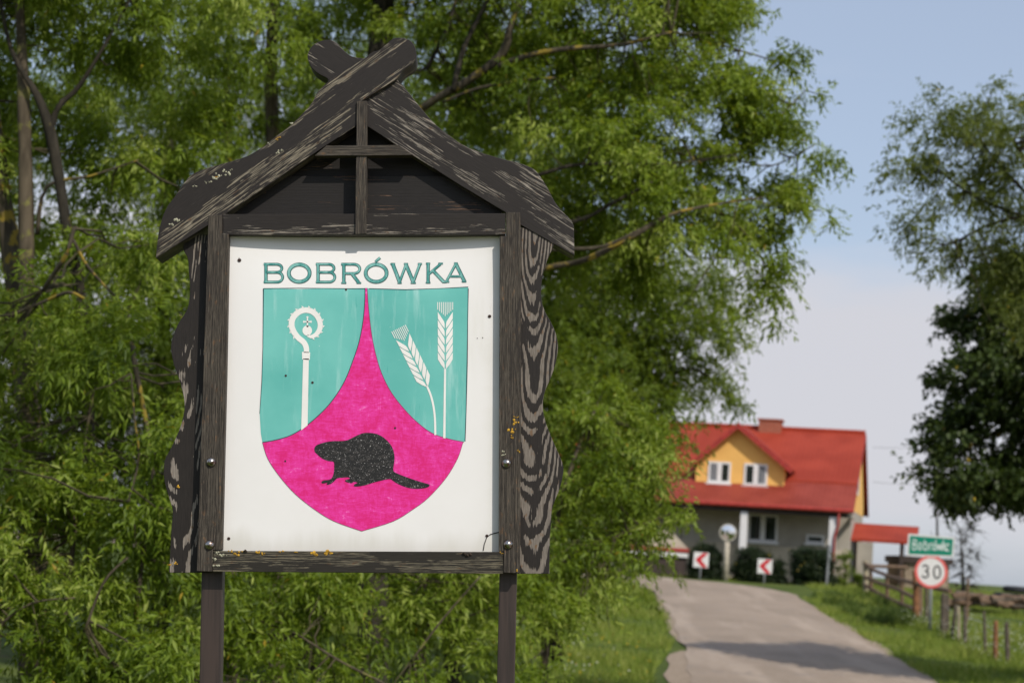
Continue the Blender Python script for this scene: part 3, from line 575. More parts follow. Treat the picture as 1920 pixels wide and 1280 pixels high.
lt = Mt('letter_paint', .3, .5); o = lt.obj(); s1 = lt.noise(lt.map(o, (50, 1, 20)), 1, 4); c = lt.mix(lt.rng(s1, .35, .65), (.045, .25, .225), (.20, .46, .42)); lt.col(c)
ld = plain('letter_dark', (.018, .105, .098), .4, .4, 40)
ow = plain('ornament_white', (.80, .785, .755), .4, .04, 8)
ol = plain('outline_dark', (.018, .06, .07), .5, .3, 30)
cq = lambda L_: [(480+x/2.7244, 540+y/2.7244) + tuple(r_) for (x, y, *r_) in L_]
Lc = cq([(557,0),(555,80),(545,180),(525,280),(495,370),(455,470),(400,560),(340,630),(260,700),(180,750),(100,775),(33,787)])
Rc = cq([(568,0),(575,100),(590,230),(610,330),(640,430),(690,530),(760,620),(830,690),(900,740),(980,768),(1062,785)])
def op(pts, k=4):
    q = smooth_path([np.array(p[:2]) for p in pts], k); return [tuple(a) for a in q]
Lcs, Rcs = op(Lc), op(Rc)
decal('teal_field', [[(494,541),(560,542),(620,541)] + Lcs + [(489,812),(487,775),(491,715),(493,650)]], .0006, tl.m)
decal('teal_field', [[(878,539),(877,600),(876,680),(874,770),(872,826)] + Rcs[::-1] + [(692,541),(760,543),(820,541)]], .0006, tl.m)
pe = op(cq([(33,787),(60,870),(120,960),(200,1050),(300,1130),(400,1190),(540,1240)])) + op(cq([(540,1240),(700,1190),(800,1130),(880,1070),(970,970),(1030,870),(1058,785)]))[1:]
decal('pink_field', [Lcs + pe[1:-1] + Rcs[::-1]], .0007, pk.m)
decal('outline', stroke([(p[0], p[1], 1.5) for p in Lcs]) + stroke([(494,541,1.4),(560,540,.8),(640,541,1.2),(685,541.5,1.4)]) + stroke([(692,541,1.2),(760,543,1.6),(820,541,.8),(878,538,1.4)]) + stroke([(872,827,1.6),(874,770,1.4),(876,680,2),(877,600,1.2),(878,541,1.8)]) + stroke([(494,541,2),(493,650,1),(491,715,1.2),(487,775,.8)]), .0012, ol, densify=False)
decal('outline', stroke([(p[0], p[1], 1.1) for p in Rcs]) + stroke([(p[0], p[1], .8) for p in pe]), .0012, plain('outline_plum', (.25, .05, .12), .5), densify=False)
# crozier
curl = op(cq([(258,330),(257,305),(245,278),(215,252),(193,222),(182,190),(188,155),(212,127),(245,113),(280,117),(308,137),(326,170),(327,205),(310,234),(285,248),(262,243)]), 4)
W_ = np.interp(np.linspace(0, 1, len(curl)), [0, .2, .4, .8, .93, 1], [10, 10.5, 11, 9.6, 7, 3])
polys = stroke([(p[0], p[1], w) for p, w in zip(curl, W_)])
cc_ = cq([(262, 217)])[0]; polys += [[(cc_[0]+9*math.cos(a), cc_[1]+9.5*math.sin(a)) for a in np.linspace(0, 2*math.pi, 25)[:-1]]]
ctr = np.array(cq([(257, 183)])[0])
for i in range(14, len(curl)-3, 3):                                  # the little crockets along the outside
    p = np.array(curl[i]); q = np.array(curl[i+1]); d = (q-p)/np.linalg.norm(q-p); nrm = p-ctr; nrm /= np.linalg.norm(nrm); e = p+nrm*W_[i]*.46
    polys.append([tuple(e-d*2.8), tuple(e+nrm*3.8-d*3.2), tuple(e+d*2.6)])
polys.append(cq([(235,327),(240,325),(274,327),(277,330),(275,365),(271,367),(236,364)])); polys.append(cq([(241,360),(270,360),(264,700),(231,726)]))
crx = cq([(263, 172)])[0]
for (dx, dy) in ((1,0),(-1,0),(0,1),(0,-1)):
    px_, py_ = -dy, dx; L2 = 8.6 if dy == 0 else 10.5; e = (crx[0]+dx*L2, crx[1]+dy*L2)
    polys.append([(crx[0]+px_*1.4, crx[1]+py_*1.4), (e[0]-dx*3+px_*1.2, e[1]-dy*3+py_*1.2), (e[0]-dx*2+px_*2.8, e[1]-dy*2+py_*2.8), e, (e[0]-dx*2-px_*2.8, e[1]-dy*2-py_*2.8), (e[0]-dx*3-px_*1.2, e[1]-dy*3-py_*1.2), (crx[0]-px_*1.4, crx[1]-py_*1.4)])
decal('crozier', polys, .0016, ow, densify=False)
# wheat ears: drawn upright in their own units, then placed on the panel
def ear(fn):
    pl = []
    for k in range(9): x = -38 + k*9.4; pl.append([(x-1.9, 0), (x+1.9, 0), (x+1.9, 78-abs(x)*.95), (x-1.9, 78-abs(x)*.95)])
    for s in (-1, 1):
        for k in range(6):
            y0 = 54+k*45.; pl.append([(s*38, y0), (s*37, y0+38), (s*22, y0+66), (s*3.2, y0+92), (s*3.2, y0+68), (s*6, y0+54), (s*22, y0+26)])
    return [[fn(x, y) for x, y in q] for q in pl]
fu = lambda x, y: cq([(967+x*1.02, 72+y*.92)])[0]
decal('wheat_ear', ear(fu) + [cq([(961,412),(971,412),(968,768),(956,765)])], .0016, ow, densify=False)
a0, a1 = np.array([728., 205.]), np.array([872., 497.]); ux = (a1-a0)/np.linalg.norm(a1-a0); vx = np.array([ux[1], -ux[0]])*1.0
ft = lambda x, y: cq([tuple(a0 + ux*y*.90 + vx*x*1.02)])[0]
st_ = op(cq([(872,497),(892,545),(906,600),(914,665),(916,750)]), 4)
decal('wheat_ear', ear(ft) + stroke([(p[0], p[1], 3.8) for p in st_]), .0016, ow, densify=False)
bv = op(cq([(298,820),(305,805),(325,795),(360,785),(400,780),(440,780),(470,775),(500,760),(540,742),(575,738),(620,745),(655,765),(685,795),(703,830),(708,870),(704,905),(702,932),(720,945),(770,965),(830,985),(870,997),(887,1003),(880,1015),(850,1022),(800,1023),(750,1010),(710,990),(690,975),(670,975),(640,982),(600,992),(560,1005),(520,1012),(500,1010),(505,1000),(520,993),(500,988),(490,995),(470,992),(455,985),(460,978),(480,972),(470,965),(440,967),(415,970),(400,985),(380,1000),(360,1003),(365,993),(340,997),(335,988),(350,980),(375,978),(390,965),(398,940),(400,900),(395,885),(370,882),(340,870),(315,850),(300,835)]), 2)
decal('beaver', [bv], .0016, bk.m, densify=False)
# lettering, one object per letter: dark edge with a lighter stroke proud of it
lq = lambda L_: [(480+x/4.683, 470+y/4.683) for x, y in L_]
def lw(pts, w): return [(480+x/4.683, 470+y/4.683, w) for x, y in pts]
T_, B_ = 119, 275; KW, KN = 5.4, 4.2
def earc(x0, x1, y0, y1, a0, a1): return [((x0+x1)/2+(x1-x0)/2*math.cos(rad(a0+(a1-a0)*i/14)), (y0+y1)/2+(y1-y0)/2*math.sin(rad(a0+(a1-a0)*i/14))) for i in range(15)]
def serif(x, y, L_=16): return ([(x-L_, y), (x+L_, y)], 2.6)
def letB(x): return [([(x+18,T_-3),(x+18,B_+3)],KW), ([(x,T_),(x+100,T_)]+earc(x+68,x+158,T_,190,-90,90)+[(x+20,190)],KN), ([(x+20,190)]+[(x+100,190)]+earc(x+70,x+165,190,B_,-90,90)+[(x,B_)],KN)]
def letO(x0, x1, t=121, b=273): return [([((x0+x1)/2+((x1-x0)/2-14)*math.cos(a), (t+b)/2+((b-t)/2)*math.sin(a)) for a in np.linspace(0, 2*math.pi, 41)], 6.2)]
letters = [letB(70), letO(275, 486), letB(528),
  [([(772,T_),(772,B_+6)],KW), ([(750,T_),(850,T_)]+earc(808,912,T_,200,-90,90)+[(775,200)],KN), ([(842,200),(902,B_+4)],KW), serif(772,B_+8,22), serif(904,B_+8,20)],
  letO(950, 1162) + [([(1050,98),(1090,62)],4.2)],
  [([(1202,T_),(1262,B_)],KW+.6), ([(1262,B_),(1318,T_+4)],KN), ([(1318,T_+4),(1382,B_)],KW+.6), ([(1382,B_),(1440,T_)],KN+.4), serif(1202,T_-3,20), serif(1318,T_-3,18), serif(1440,T_-3,18), serif(1262,B_+8,18), serif(1382,B_+8,22)],
  [([(1512,T_-3),(1512,B_+3)],KW), ([(1620,T_),(1515,208)],KN), ([(1556,176),(1650,B_)],KW), serif(1512,T_-6,18), serif(1512,B_+6,20), serif(1622,T_-6,20), serif(1656,B_+2,18)],
  [([(1672,B_-4),(1756,T_-4)],KN), ([(1756,T_-4),(1830,B_-8)],KW+.4), ([(1708,226),(1806,226)],KN-.8), serif(1756,T_-8,16), serif(1676,B_-2,22), serif(1828,B_-4,20)]]
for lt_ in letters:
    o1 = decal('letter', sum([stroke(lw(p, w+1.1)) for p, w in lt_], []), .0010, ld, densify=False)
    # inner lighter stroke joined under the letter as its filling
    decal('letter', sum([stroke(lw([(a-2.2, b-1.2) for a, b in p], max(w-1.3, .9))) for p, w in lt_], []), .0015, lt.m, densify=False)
# screw holes, specks, crack
for (x, y, r_) in ((449,488,3.6),(918,593,3.2),(429,1009,3),(913,1004,3),(536,704,2.2),(586,717,2.4),(649,543,2),(741,802,2),(535,864,1.8),(905,633,1),(895,634,.9)):
    decal('screw_hole', [[(x+r_*math.cos(a), y+r_*.95*math.sin(a)) for a in np.linspace(0, 6.28, 13)[:-1]]], .0019, plain('hole_%d' % x, (.035, .018, .014), .8), densify=False)
decal('crack', stroke([(906,1032,1.8),(908,1020,1.6),(913,1006,1.5),(920,1001,1.6),(936,997,2)]), .0019, plain('crack', (.02, .02, .02), .9), densify=False)
# lichen crusts
M['lichen_orange'] = plain('lichen_orange', (.42, .24, .025), .95, .5, 60); M['lichen_grey'] = plain('lichen_grey', (.34, .33, .24), .95, .4, 60)
def crust(spots, mat, yo0):
    V, F = [], []
    for (x, y, r_, yo) in spots:
        for q in range(4):
            c = P(x+random.gauss(0, r_*.7), y+random.gauss(0, r_*.35), yo); rr = r_/560*random.uniform(.25, .6); b = len(V); n = 7
            V.append(c-np.array([0, .0018, 0])); V += [c + np.array([rr*math.cos(k*6.283/n)*random.uniform(.6, 1.3), 0.0004, rr*math.sin(k*6.283/n)*random.uniform(.6, 1.3)]) for k in range(n)]
            F += [[b, b+1+(k+1) % n, b+1+k] for k in range(n)]
    o = pym('lichen', V, F, mat, sign); o['kind'] = 'stuff'
crust([(x, y, r_, ST+.002) for x, y, r_ in ((432,1034,4),(440,1038,5),(448,1033,4),(484,1035,4),(492,1037,4),(525,1034,3),(556,1035,3),(585,1038,6),(590,1036,5),(612,1035,6),(620,1035,5),(530,1032,3),(940,1036,3))] + [(965,792,6,ST-.001),(962,806,6,ST-.001),(970,782,4,ST-.001),(958,820,4,ST-.001),(972,845,3,ST-.001),(970,1070,3,ST-.001),(318,1058,3,.011),(330,1055,4,.011),(336,912,4,.011)] + [(524,258,3,-.031),(405,332,3,-.031),(520,262,3,-.031)], M['lichen_orange'], 0)
crust([(408,1038,5,ST+.002),(402,1048,5,ST+.002),(416,1042,5,ST+.002),(406,1060,4,ST+.002),(942,846,4,ST-.001),(944,852,3,ST-.001)] + [(x, y, r_, -.031) for x, y, r_ in ((410,328,5),(418,322,4),(428,326,4),(395,340,4),(367,349,3),(405,333,5),(386,342,3),(434,318,3),(503,269,3),(545,232,4),(520,285,3),(528,282,3),(330,412,5),(320,420,4))], M['lichen_grey'], 0)
M['mud'] = plain('mud', (.05, .035, .025), .95, .4, 60)
mb = MB()
for (x, y) in ((460,1033),(876,1041),(870,1038),(881,1039)): c = P(x, y, ST+.001); mb.tube([c-[.006,0,0], c+[0,-.004,.003], c+[.006,0,-.001]], [.002,.004,.002], 5)
tagit(mb.build('mud_nest', M['mud'], sign), kind='stuff')
# ------------------------------------------------------------------ the house
HYAW = rad(14); Oe = at(1598, 957, 63); G = 1.25
hx = np.array([math.cos(HYAW), -math.sin(HYAW), 0]); hy = np.array([math.sin(HYAW), math.cos(HYAW), 0])
HO = np.array([Oe[0], Oe[1], G])
house = empty('house', HO, -HYAW, 'yellow and grey house with red sheet metal roof and dormer on the road bend', 'house')
def hp(px, py, yl):            # pixel -> house-local point on the plane y = yl
    d = ray(px, py); o = EYE-HO; t = (yl-o@hy)/(d@hy); w = o+d*t; return np.array([w@hx, yl, w[2]])
rf = Mt('roof_red', .62, .2); o = rf.obj(); n = rf.noise(o, .9, 4); rb = rf.math('SINE', rf.math('MULTIPLY', rf.n('ShaderNodeSeparateXYZ', {0: o}).outputs[0], 36.)); rf.col(rf.mix(rf.rng(n, .35, .65), (.275, .035, .017), (.335, .047, .024))); rf.bump(rb, .12, .02)
rf2 = Mt('roof_red_low', .62, .25); o = rf2.obj(); n = rf2.noise(o, 1.2, 4); rf2.col(rf2.mix(rf2.rng(n, .35, .65), (.225, .034, .020), (.28, .048, .030))); rb = rf2.math('SINE', rf2.math('MULTIPLY', rf2.n('ShaderNodeSeparateXYZ', {0: o}).outputs[0], 36.)); rf2.bump(rb, .12, .02)
yw_ = plain('yellow_render', (.80, .46, .13), .9, .06, 1.5); gw = plain('grey_render', (.37, .335, .285), .95, .14, 1.2); wh = plain('white_upvc', (.72, .71, .70), .4, .04)
gwd = plain('plinth_render', (.44, .38, .30), .95, .15, 2)
dk = plain('dark_timber_and_shade', (.05, .035, .03), .8); redt = plain('red_trim', (.33, .035, .025), .5)
gl = Mt('window_glass', .06, .6); n = gl.noise(gl.map(gl.obj(), (3, 1, .6)), 1, 3); gl.col(gl.mix(gl.rng(n, .4, .6), (.012, .016, .014), (.05, .06, .055)))
glc = Mt('window_glass_curtain', .1, .5); n = glc.noise(glc.map(glc.obj(), (25, 1, 1)), 1, 3); glc.col(glc.mix(glc.rng(n, .35, .65), (.10, .11, .12), (.24, .25, .27)))
brick = Mt('chimney_brick', .9, .2); bt = brick.n('ShaderNodeTexBrick', {'Vector': brick.map(brick.obj(), (1, 1, 1), rot=(rad(90), 0, 0)), 'Scale': 4.0, 'Color1': (.36, .10, .055, 1), 'Color2': (.28, .07, .04, 1), 'Mortar': (.3, .2, .15, 1)}); brick.col(bt.outputs[0])
E0 = Oe[2]-G                                        # eave height over the ground
FYW = 1.7; YK, ZK = 2.0, hp(1590, 905, 2.0)[2]; YR, ZR = 6.0, hp(1625, 812, 6.0)[2]; YB, ZB = 10.2, E0+.25
XL = -11.5
print('house', E0, ZK, ZR)
def slab(name, p, x0, x1, mat, th=.10, bev=0):
    (ya, za), (yb, zb) = p; mb = MB(); mb.prism([(x0, ya, za), (x0, yb, zb), (x0, yb, zb-th), (x0, ya, za-th)], (x1-x0, 0, 0)); return mb.build(name, mat, house)
XG = -.14                                           # gable plane
slab('roof', ((YK-.05, ZK), (YR, ZR)), XL, 0.0, rf.m)
slab('roof', ((YR+.003, ZR-.004), (YB, ZB)), XL, 0.0, rf.m)
slab('veranda_roof', ((0, E0), (YK, ZK-.03)), XL, 0.05, rf2.m, .07)
mb = MB(); mb.tube([(XL, -.07, E0-.02), (.05, -.07, E0-.02)], [.075, .075], 8); mb.build('gutter', redt, house)
mb = MB(); mb.tube([(XL, YR, ZR+.02), (.0, YR, ZR+.02)], [.09, .09], 8); mb.build('ridge_cap', rf.m, house)
# walls
wf0 = .0; mb = MB(); mb.box(XL+.3, XG, FYW, YB-.9, 0, E0+.1); mb.build('wall', gw, house)
mb = MB(); mb.prism([(XG-.25, FYW+.05, E0+.1), (XG-.25, YB-.95, E0+.1), (XG-.25, YB-.95, ZB+.25), (XG-.25, YR, ZR-.14), (XG-.25, YK, ZK-.12), (XG-.25, FYW+.05, E0+.45)], (.255, 0, 0)); mb.build('gable_wall', yw_, house)
for (ya, za, yb, zb) in ((0.02, E0-.03, YK, ZK-.06), (YK, ZK-.06, YR, ZR-.04), (YR, ZR-.04, YB, ZB-.04)):
    mb = MB(); mb.prism([(0.003, ya, za), (0.003, yb, zb), (0.003, yb, zb-.09), (0.003, ya, za-.09)], (.03, 0, 0)); mb.build('verge_board', redt, house)
mb = MB(); mb.box(XG, 0.0, .1, FYW+.05, E0-.25, E0-.12); mb.build('veranda_beam', gw, house)
mb = MB(); mb.box(XL+.3, -.1, .12, .26, E0-.24, E0-.09); mb.build('veranda_beam', dk, house)
def lowc(px, py, yl): return hp(px, py, yl)
for px in (1394, 1561):
    c = hp(px, 1000, .2); mb = MB(); mb.box(c[0]-.12, c[0]+.12, .08, .30, .0, E0-.241); mb.build('column', wh, house, bevel=.01)
c = hp(1572, 1000, .05); mb = MB(); mb.tube([(c[0], -.06, E0-.06), (c[0]-.02, .04, E0-.5), (c[0]-.12, .03, E0-.9), (c[0]-.12, .03, .1)], [.04]*4, 8); mb.build('downpipe', redt, house, smooth=True)
def window(p0, p1, yl, curtain=(0, 0), sashes=2, sill=True, fr=wh, parent=None):
    a = hp(*p0, yl); b = hp(*p1, yl); x0, x1, z0, z1 = a[0], b[0], b[2], a[2]; w = x1-x0
    fm = MB(); t = .075; y0, y1 = yl-.035, yl+.03
    for q in ((x0, x0+t, z0, z1), (x1-t, x1, z0, z1)): fm.box(q[0], q[1], y0, y1, q[2], q[3])
    for q in ((x0+t, x1-t, z0, z0+t), (x0+t, x1-t, z1-t, z1)): fm.box(q[0], q[1], y0, y1, q[2], q[3])
    if sashes == 2: fm.box((x0+x1)/2-.085, (x0+x1)/2+.085, y0-.01, y1, z0+t, z1-t)
    wo_ = fm.build('window', fr, parent or house)
    xm = (x0+x1)/2; segs = ((x0+t, xm-.085), (xm+.085, x1-t)) if sashes == 2 else ((x0+t, x1-t),)
    for k, s in enumerate(segs):
        g_ = MB(); g_.box(s[0], s[1], yl-.012, yl-.002, z0+t, z1-t); g_.build('pane', glc.m if curtain[k] else gl.m, wo_)
    if sill: s_ = MB(); s_.box(x0-.06, x1+.06, yl-.14, yl-.036, z0-.07, z0-.005); s_.build('sill', wh, wo_)
window((1404, 962), (1457, 1017), FYW); window((1512, 1001), (1545, 1019), FYW, sashes=1)
mb = MB(); mb.box(XL+.28, XG-.002, FYW-.03, FYW-.002, 0, hp(1500, 1026, FYW)[2]); mb.build('plinth', gwd, house)
# dormer
DY = 1.55; dl, dr = hp(1304, 900, DY)[0], hp(1470, 900, DY)[0]; dz0 = ZK-.55; ap = hp(1386, 798, DY); el_, er_ = hp(1303, 862, DY), hp(1470, 866, DY)
er2 = hp(1484, 880, DY-.3); el2 = hp(1294, 862, DY-.3); zeave = (el_[2]+er_[2])/2
yend = lambda z: YK + (z-ZK)/(ZR-ZK)*(YR-YK)
mb = MB(); mb.box(dl, dl+.16, DY+.16, yend(zeave)+.2, dz0, zeave-.02); mb.build('dormer_cheek', dk, house)  # left cheek coloured dark: shade of the side away from the sun
mb = MB(); mb.box(dr-.16, dr, DY+.16, yend(zeave)+.2, dz0, zeave-.02); mb.build('dormer_cheek', yw_, house)
apx = ap[0]
mb = MB(); mb.prism([(dl, DY, dz0), (dr, DY, dz0), (dr, DY, zeave), (apx, DY, ap[2]-.03), (dl, DY, zeave)], (0, .159, 0)); dw = mb.build('dormer_wall', yw_, house)
for s, e in ((-1, el2), (1, er2)):
    A = np.array([apx, DY-.32, ap[2]+.10]); B = np.array([e[0]+s*.02, DY-.32, min(el2[2], er2[2])+.05]); 
    back = (0, yend(ap[2])-DY+.8, 0)
    mb = MB(); mb.prism([A, B, B-[0,0,.09], A-[0,0,.09]], back); mb.build('dormer_roof', rf.m, house)
    mb = MB(); mb.prism([A+[0,-.035,-.0], B+[0,-.035,0], B+[0,-.035,-.22], A+[0,-.035,-.22]], (0, .033, 0)); mb.build('dormer_verge', redt, house)
window((1329, 864), (1369, 906), DY, (1, 0)); window((1396, 868), (1438, 911), DY, (0, 1))
a, b = hp(1426, 786, YR+.2), hp(1467, 805, YR+.2)
mb = MB(); mb.box(a[0], b[0], YR-.35, YR+.35, ZR-.5, a[2]-.06); ch = mb.build('chimney', brick.m, house); mb = MB(); mb.box(a[0]-.05, b[0]+.05, YR-.4, YR+.4, a[2]-.06, a[2]); mb.build('chimney_cap', brick.m, ch)
# side porch on the right
pa = hp(1592, 978, 3.4); pz = pa[2]; pr = hp(1722, 990, 3.4)[0]; pe_ = hp(1592, 1008, 2.4)[2]
mb = MB(); mb.prism([(XG+.003, 2.3, pe_), (XG+.003, 4.2, pz), (XG+.003, 4.2, pz-.10), (XG+.003, 2.3, pe_-.10)], (pr-XG, 0, 0)); mb.build('porch_roof', rf.m, house)
for px, w_, mt in ((1607, .11, dk), (1691, .07, dk)):
    c = hp(px, 1030, 2.5); mb = MB(); mb.box(c[0]-w_, c[0]+w_, 2.45, 2.6, 0, pe_-.09); mb.build('porch_post', mt, house)
c0, c1 = hp(1611, 1050, 4.0)[0], hp(1640, 1050, 4.0)[0]; mb = MB(); mb.box(c0, c1, 2.3, 2.44, 0, pe_-.11); mb.build('porch_wall', gw, house)
# gable window glow-free detail: small attic window on the right gable
mb = MB(); mb.box(XG+.006, XG+.03, 4.6, 5.4, E0+.75, E0+1.9); gwn = mb.build('window', wh, house); mb = MB(); mb.box(XG+.031, XG+.04, 4.7, 5.3, E0+.85, E0+1.8); mb.build('pane', gl.m, gwn)

# low building behind the left bushes
at_ = at(1250, 1085, 60); sh = empty('low_shed', (at_[0], 61.6, 1.22), -.1, 'low beige shed with red eaves half hidden by the willow left of the house', 'shed')
mb = MB(); mb.box(-1.4, .75, 0, 2, 0, .62); mb.build('wall', dk, sh); mb = MB(); mb.box(-1.5, .8, -.1, 2.05, .62, .78); mb.build('white_band', wh, sh); mb = MB(); mb.box(-1.55, .82, -.14, 2.1, .78, .90); mb.build('eaves', redt, sh); mb = MB(); mb.prism([(-1.5, -.05, .90), (.8, -.05, .90), (.2, -.05, 1.45), (-1.1, -.05, 1.45)], (0, 2, 0)); mb.build('roof', gwd, sh)

# ------------------------------------------------------------------ conifers and shrubs before the house
def bush(name, label, cat, px0, px1, top, Y, dens_, group=None, bot=1098, taper=.8, base=None, kind='conifer'):
    s = Y/FPX; w = (px1-px0)/2; cx = (px0+px1)/2; h = (bot-top)
    t = empty(name, (0, 0, 0), 0, label, cat, group); b = []
    for k in range(5): 
        f_ = k/4; b.append((cx, bot-h*(.10+.76*f_), Y, w*.98*(1-f_*(1-taper)), h*.19, w*s*(1-f_*(1-taper))))
    C = leafmesh('foliage', b, dens_, .075, .04, M[kind], t, droop=-.3, clump=.11, per=7, twl=.10, hang=0)
    c = at(cx, bot, Y); g_ = float(H(Y)); mb = MB(); mb.tube([(c[0], Y, g_-.05), (c[0], Y, g_+h*s*.85)], [.04, .01], 6); mb.build('stem', M['bark_dark'], t)
    o = Vector((c[0], Y, g_)); t.location = o
    for chh in t.children: chh.location = -o
    return t
bush('conifer_hedge', 'dark conifer bush behind the left chevron sign, nearest the willow', 'bush', 1288, 1358, 1022, 61.6, 26000, 'dark conifers before the house', 1090, .55)
bush('conifer_hedge', 'dark rounded conifer bush behind the right chevron sign', 'bush', 1378, 1446, 1034, 61.8, 26000, 'dark conifers before the house', 1100, .85)
bush('conifer_hedge', 'small narrow pointed conifer between the right chevron sign and the wide bush', 'bush', 1449, 1470, 1040, 61.8, 26000, 'dark conifers before the house', 1102, .25)
bush('conifer_hedge', 'widest dark conifer bush under the small house window', 'bush', 1484, 1560, 1032, 61.6, 26000, 'dark conifers before the house', 1102, .95)
bush('garden_shrub', 'thin green shrub by the grey pillar at the house corner', 'shrub', 1566, 1600, 1035, 62.2, 2600, None, 1100, .9, kind='leaf_far')
bush('garden_shrub', 'low dark shrub under the porch beside the rail fence', 'shrub', 1600, 1640, 1078, 60.5, 7000, None, 1104, .9, kind='leaf_far')

# ------------------------------------------------------------------ road furniture
def basis(px, py, Y, yaw=0.0): c = at(px, py, Y); return c
def plate_poly(name, pts, th, mat, parent, y):
    mb = MB(); mb.prism([(p[0], y, p[1]) for p in pts], (0, th, 0)); return mb.build(name, mat, parent)
grey = plain('galvanised', (.26, .27, .28), .45, .12); sw = plain('sign_white', (.68, .67, .66), .35, .03); sr = plain('sign_red', (.52, .02, .03), .35, .06); sg = plain('sign_green', (.0, .20, .125), .35, .05)
def chevron(px, py, w_px, Y, tilt, label):
    c = at(px, py, Y); g_ = float(H(Y)); s = w_px*Y/FPX/2
    t = empty('chevron_sign', (c[0], Y, g_), 0, label, 'road sign', 'chevron signs on the bend'); t.rotation_euler = (0, rad(tilt), rad(-4)); z = c[2]-g_
    plate_poly('plate', [(-s, z-s), (s, z-s), (s, z+s), (-s, z+s)], .02, sw, t, -.01)
    a = s*.42; plate_poly('chevron', [(a*.55-s*.05, z+s*.93), (s*.88, z+s*.93), (-s*.02, z), (s*.88, z-s*.93), (a*.55-s*.05, z-s*.93), (-s*.78, z)], .004, sr, t, -.0145)
    mb = MB(); mb.tube([(0, .03, -.2), (0, .03, z+s*.8)], [.028, .028], 8); mb.build('post', grey, t, smooth=True)
chevron(1314, 1049, 28, 60.2, 1, 'white square sign with red left chevron, nearer the willow')
chevron(1434, 1061, 27, 60.6, 0, 'white square sign with red left chevron, nearer the house corner')
# mirror
c = at(1365, 998, 61); g_ = float(H(61)); tm = empty('traffic_mirror', (c[0], 61, g_), 0, 'round traffic mirror on a pale post between two dark bushes', 'mirror'); z = c[2]-g_; s = 14.5*61/FPX
mb = MB(); n = 20
mb.v = [(s*1.12*math.cos(k*6.2832/n), -.02, z+s*1.12*math.sin(k*6.2832/n)) for k in range(n)] + [(s*1.12*math.cos(k*6.2832/n), .05, z+s*1.12*math.sin(k*6.2832/n)) for k in range(n)]
mb.f = [list(range(n))[::-1], list(range(n, 2*n))] + [[k, (k+1) % n, n+(k+1) % n, n+k] for k in range(n)]; mb.build('rim', plain('mirror_rim', (.45, .42, .36), .5), tm)
mir = Mt('mirror_glass', .04, .5); mir.b.inputs['Metallic'].default_value = 1; mir.col((.8, .8, .8)); mb = MB()
mb.v = [(s*f_*math.cos(k*6.2832/n), -.025-.03*(1-f_*f_), z+s*f_*math.sin(k*6.2832/n)) for f_ in (.97, .7, .4, .05) for k in range(n)]; mb.f = [[j*n+k, j*n+(k+1) % n, (j+1)*n+(k+1) % n, (j+1)*n+k] for j in range(3) for k in range(n)] + [[3*n+k for k in range(n)]]; mb.build('mirror_face', mir.m, tm, smooth=True)
mb = MB(); mb.tube([(0, .09, -.1), (0, .09, z+.1)], [.10, .09], 10); mb.build('post', plain('mirror_post', (.45, .40, .32), .8), tm, smooth=True)
# thin lamp-less pole by the right column
c = at(1549, 1098, 61); tp = MB(); tp.tube([(0, 0, -.1), (0.05, 0, 1.35)], [.045, .04], 8); po = tp.build('metal_pole', grey); po.location = (c[0], 61, float(H(61))); tagit(po, 'thin grey metal pole in front of the widest dark bush', 'pole')

# town sign and speed limit on one post
Ys = 44.3; cs = at(1744, 1185, Ys); gs_ = float(H(Ys)); s1 = Ys/FPX
ts = empty('speed_limit_sign', (cs[0], Ys, gs_), 0, 'round thirty speed limit sign on grey post under the green town sign', 'road sign')
def loc(px, py): w = at(px, py, Ys); return w[0]-cs[0], w[2]-gs_
zx, zc = loc(1745.5, 1071); R_ = 30.5*s1
def disc(name, r0, r1, y, th, mat, parent, cx=0, cz=0, n=40):
    mb = MB(); V = []; 
    for (rr, yy) in ((r1, y), (r1, y+th)): V += [(cx+rr*math.cos(k*6.28319/n), yy, cz+rr*math.sin(k*6.28319/n)) for k in range(n)]
    if r0 > 0:
        for (rr, yy) in ((r0, y), (r0, y+th)): V += [(cx+rr*math.cos(k*6.28319/n), yy, cz+rr*math.sin(k*6.28319/n)) for k in range(n)]
        mb.f = [[k, (k+1) % n, 2*n+(k+1) % n, 2*n+k] for k in range(n)] + [[n+k, n+(k+1) % n, 3*n+(k+1) % n, 3*n+k] for k in range(n)] + [[k, (k+1) % n, n+(k+1) % n, n+k] for k in range(n)]
    else: mb.f = [list(range(n))[::-1], list(range(n, 2*n))] + [[k, (k+1) % n, n+(k+1) % n, n+k] for k in range(n)]
    mb.v = V; return mb.build(name, mat, parent)
dp = disc('plate', 0, R_*.99, -.02, .02, sw, ts, zx, zc); disc('red_ring', R_*.84, R_, -.026, .005, plain('sign_red_faded', (.72, .13, .12), .4, .06), ts, zx, zc)
mb = MB(); mb.tube([(0, .025, -.3), (zx, .025, loc(1745, 1004)[1])], [.036, .036], 10); mb.build('post', grey, ts, smooth=True)
blk = plain('sign_black', (.03, .03, .032), .5)
def txtstroke(name, strokes, fx, y, mat, parent):
    V, F = [], []
    for (pts, w) in strokes:
        n = len(pts); b = len(V)
        for i, p in enumerate(pts):
            a = np.array(pts[max(i-1, 0)]); c_ = np.array(pts[min(i+1, n-1)]); d = (c_-a)/(np.linalg.norm(c_-a)+1e-9); nn = np.array([-d[1], d[0]])*w/2
            for q in (np.array(p)+nn, np.array(p)-nn): X, Z = fx(q[0], q[1]); V.append((X, y, Z))
        F += [[b+2*i, b+2*i+1, b+2*i+3, b+2*i+2] for i in range(n-1)]
    return pym(name, V, F, mat, parent)
ea = lambda cx, cy, rx, ry, a0, a1, n=14: [(cx+rx*math.cos(rad(a0+(a1-a0)*i/n)), cy+ry*math.sin(rad(a0+(a1-a0)*i/n))) for i in range(n+1)]
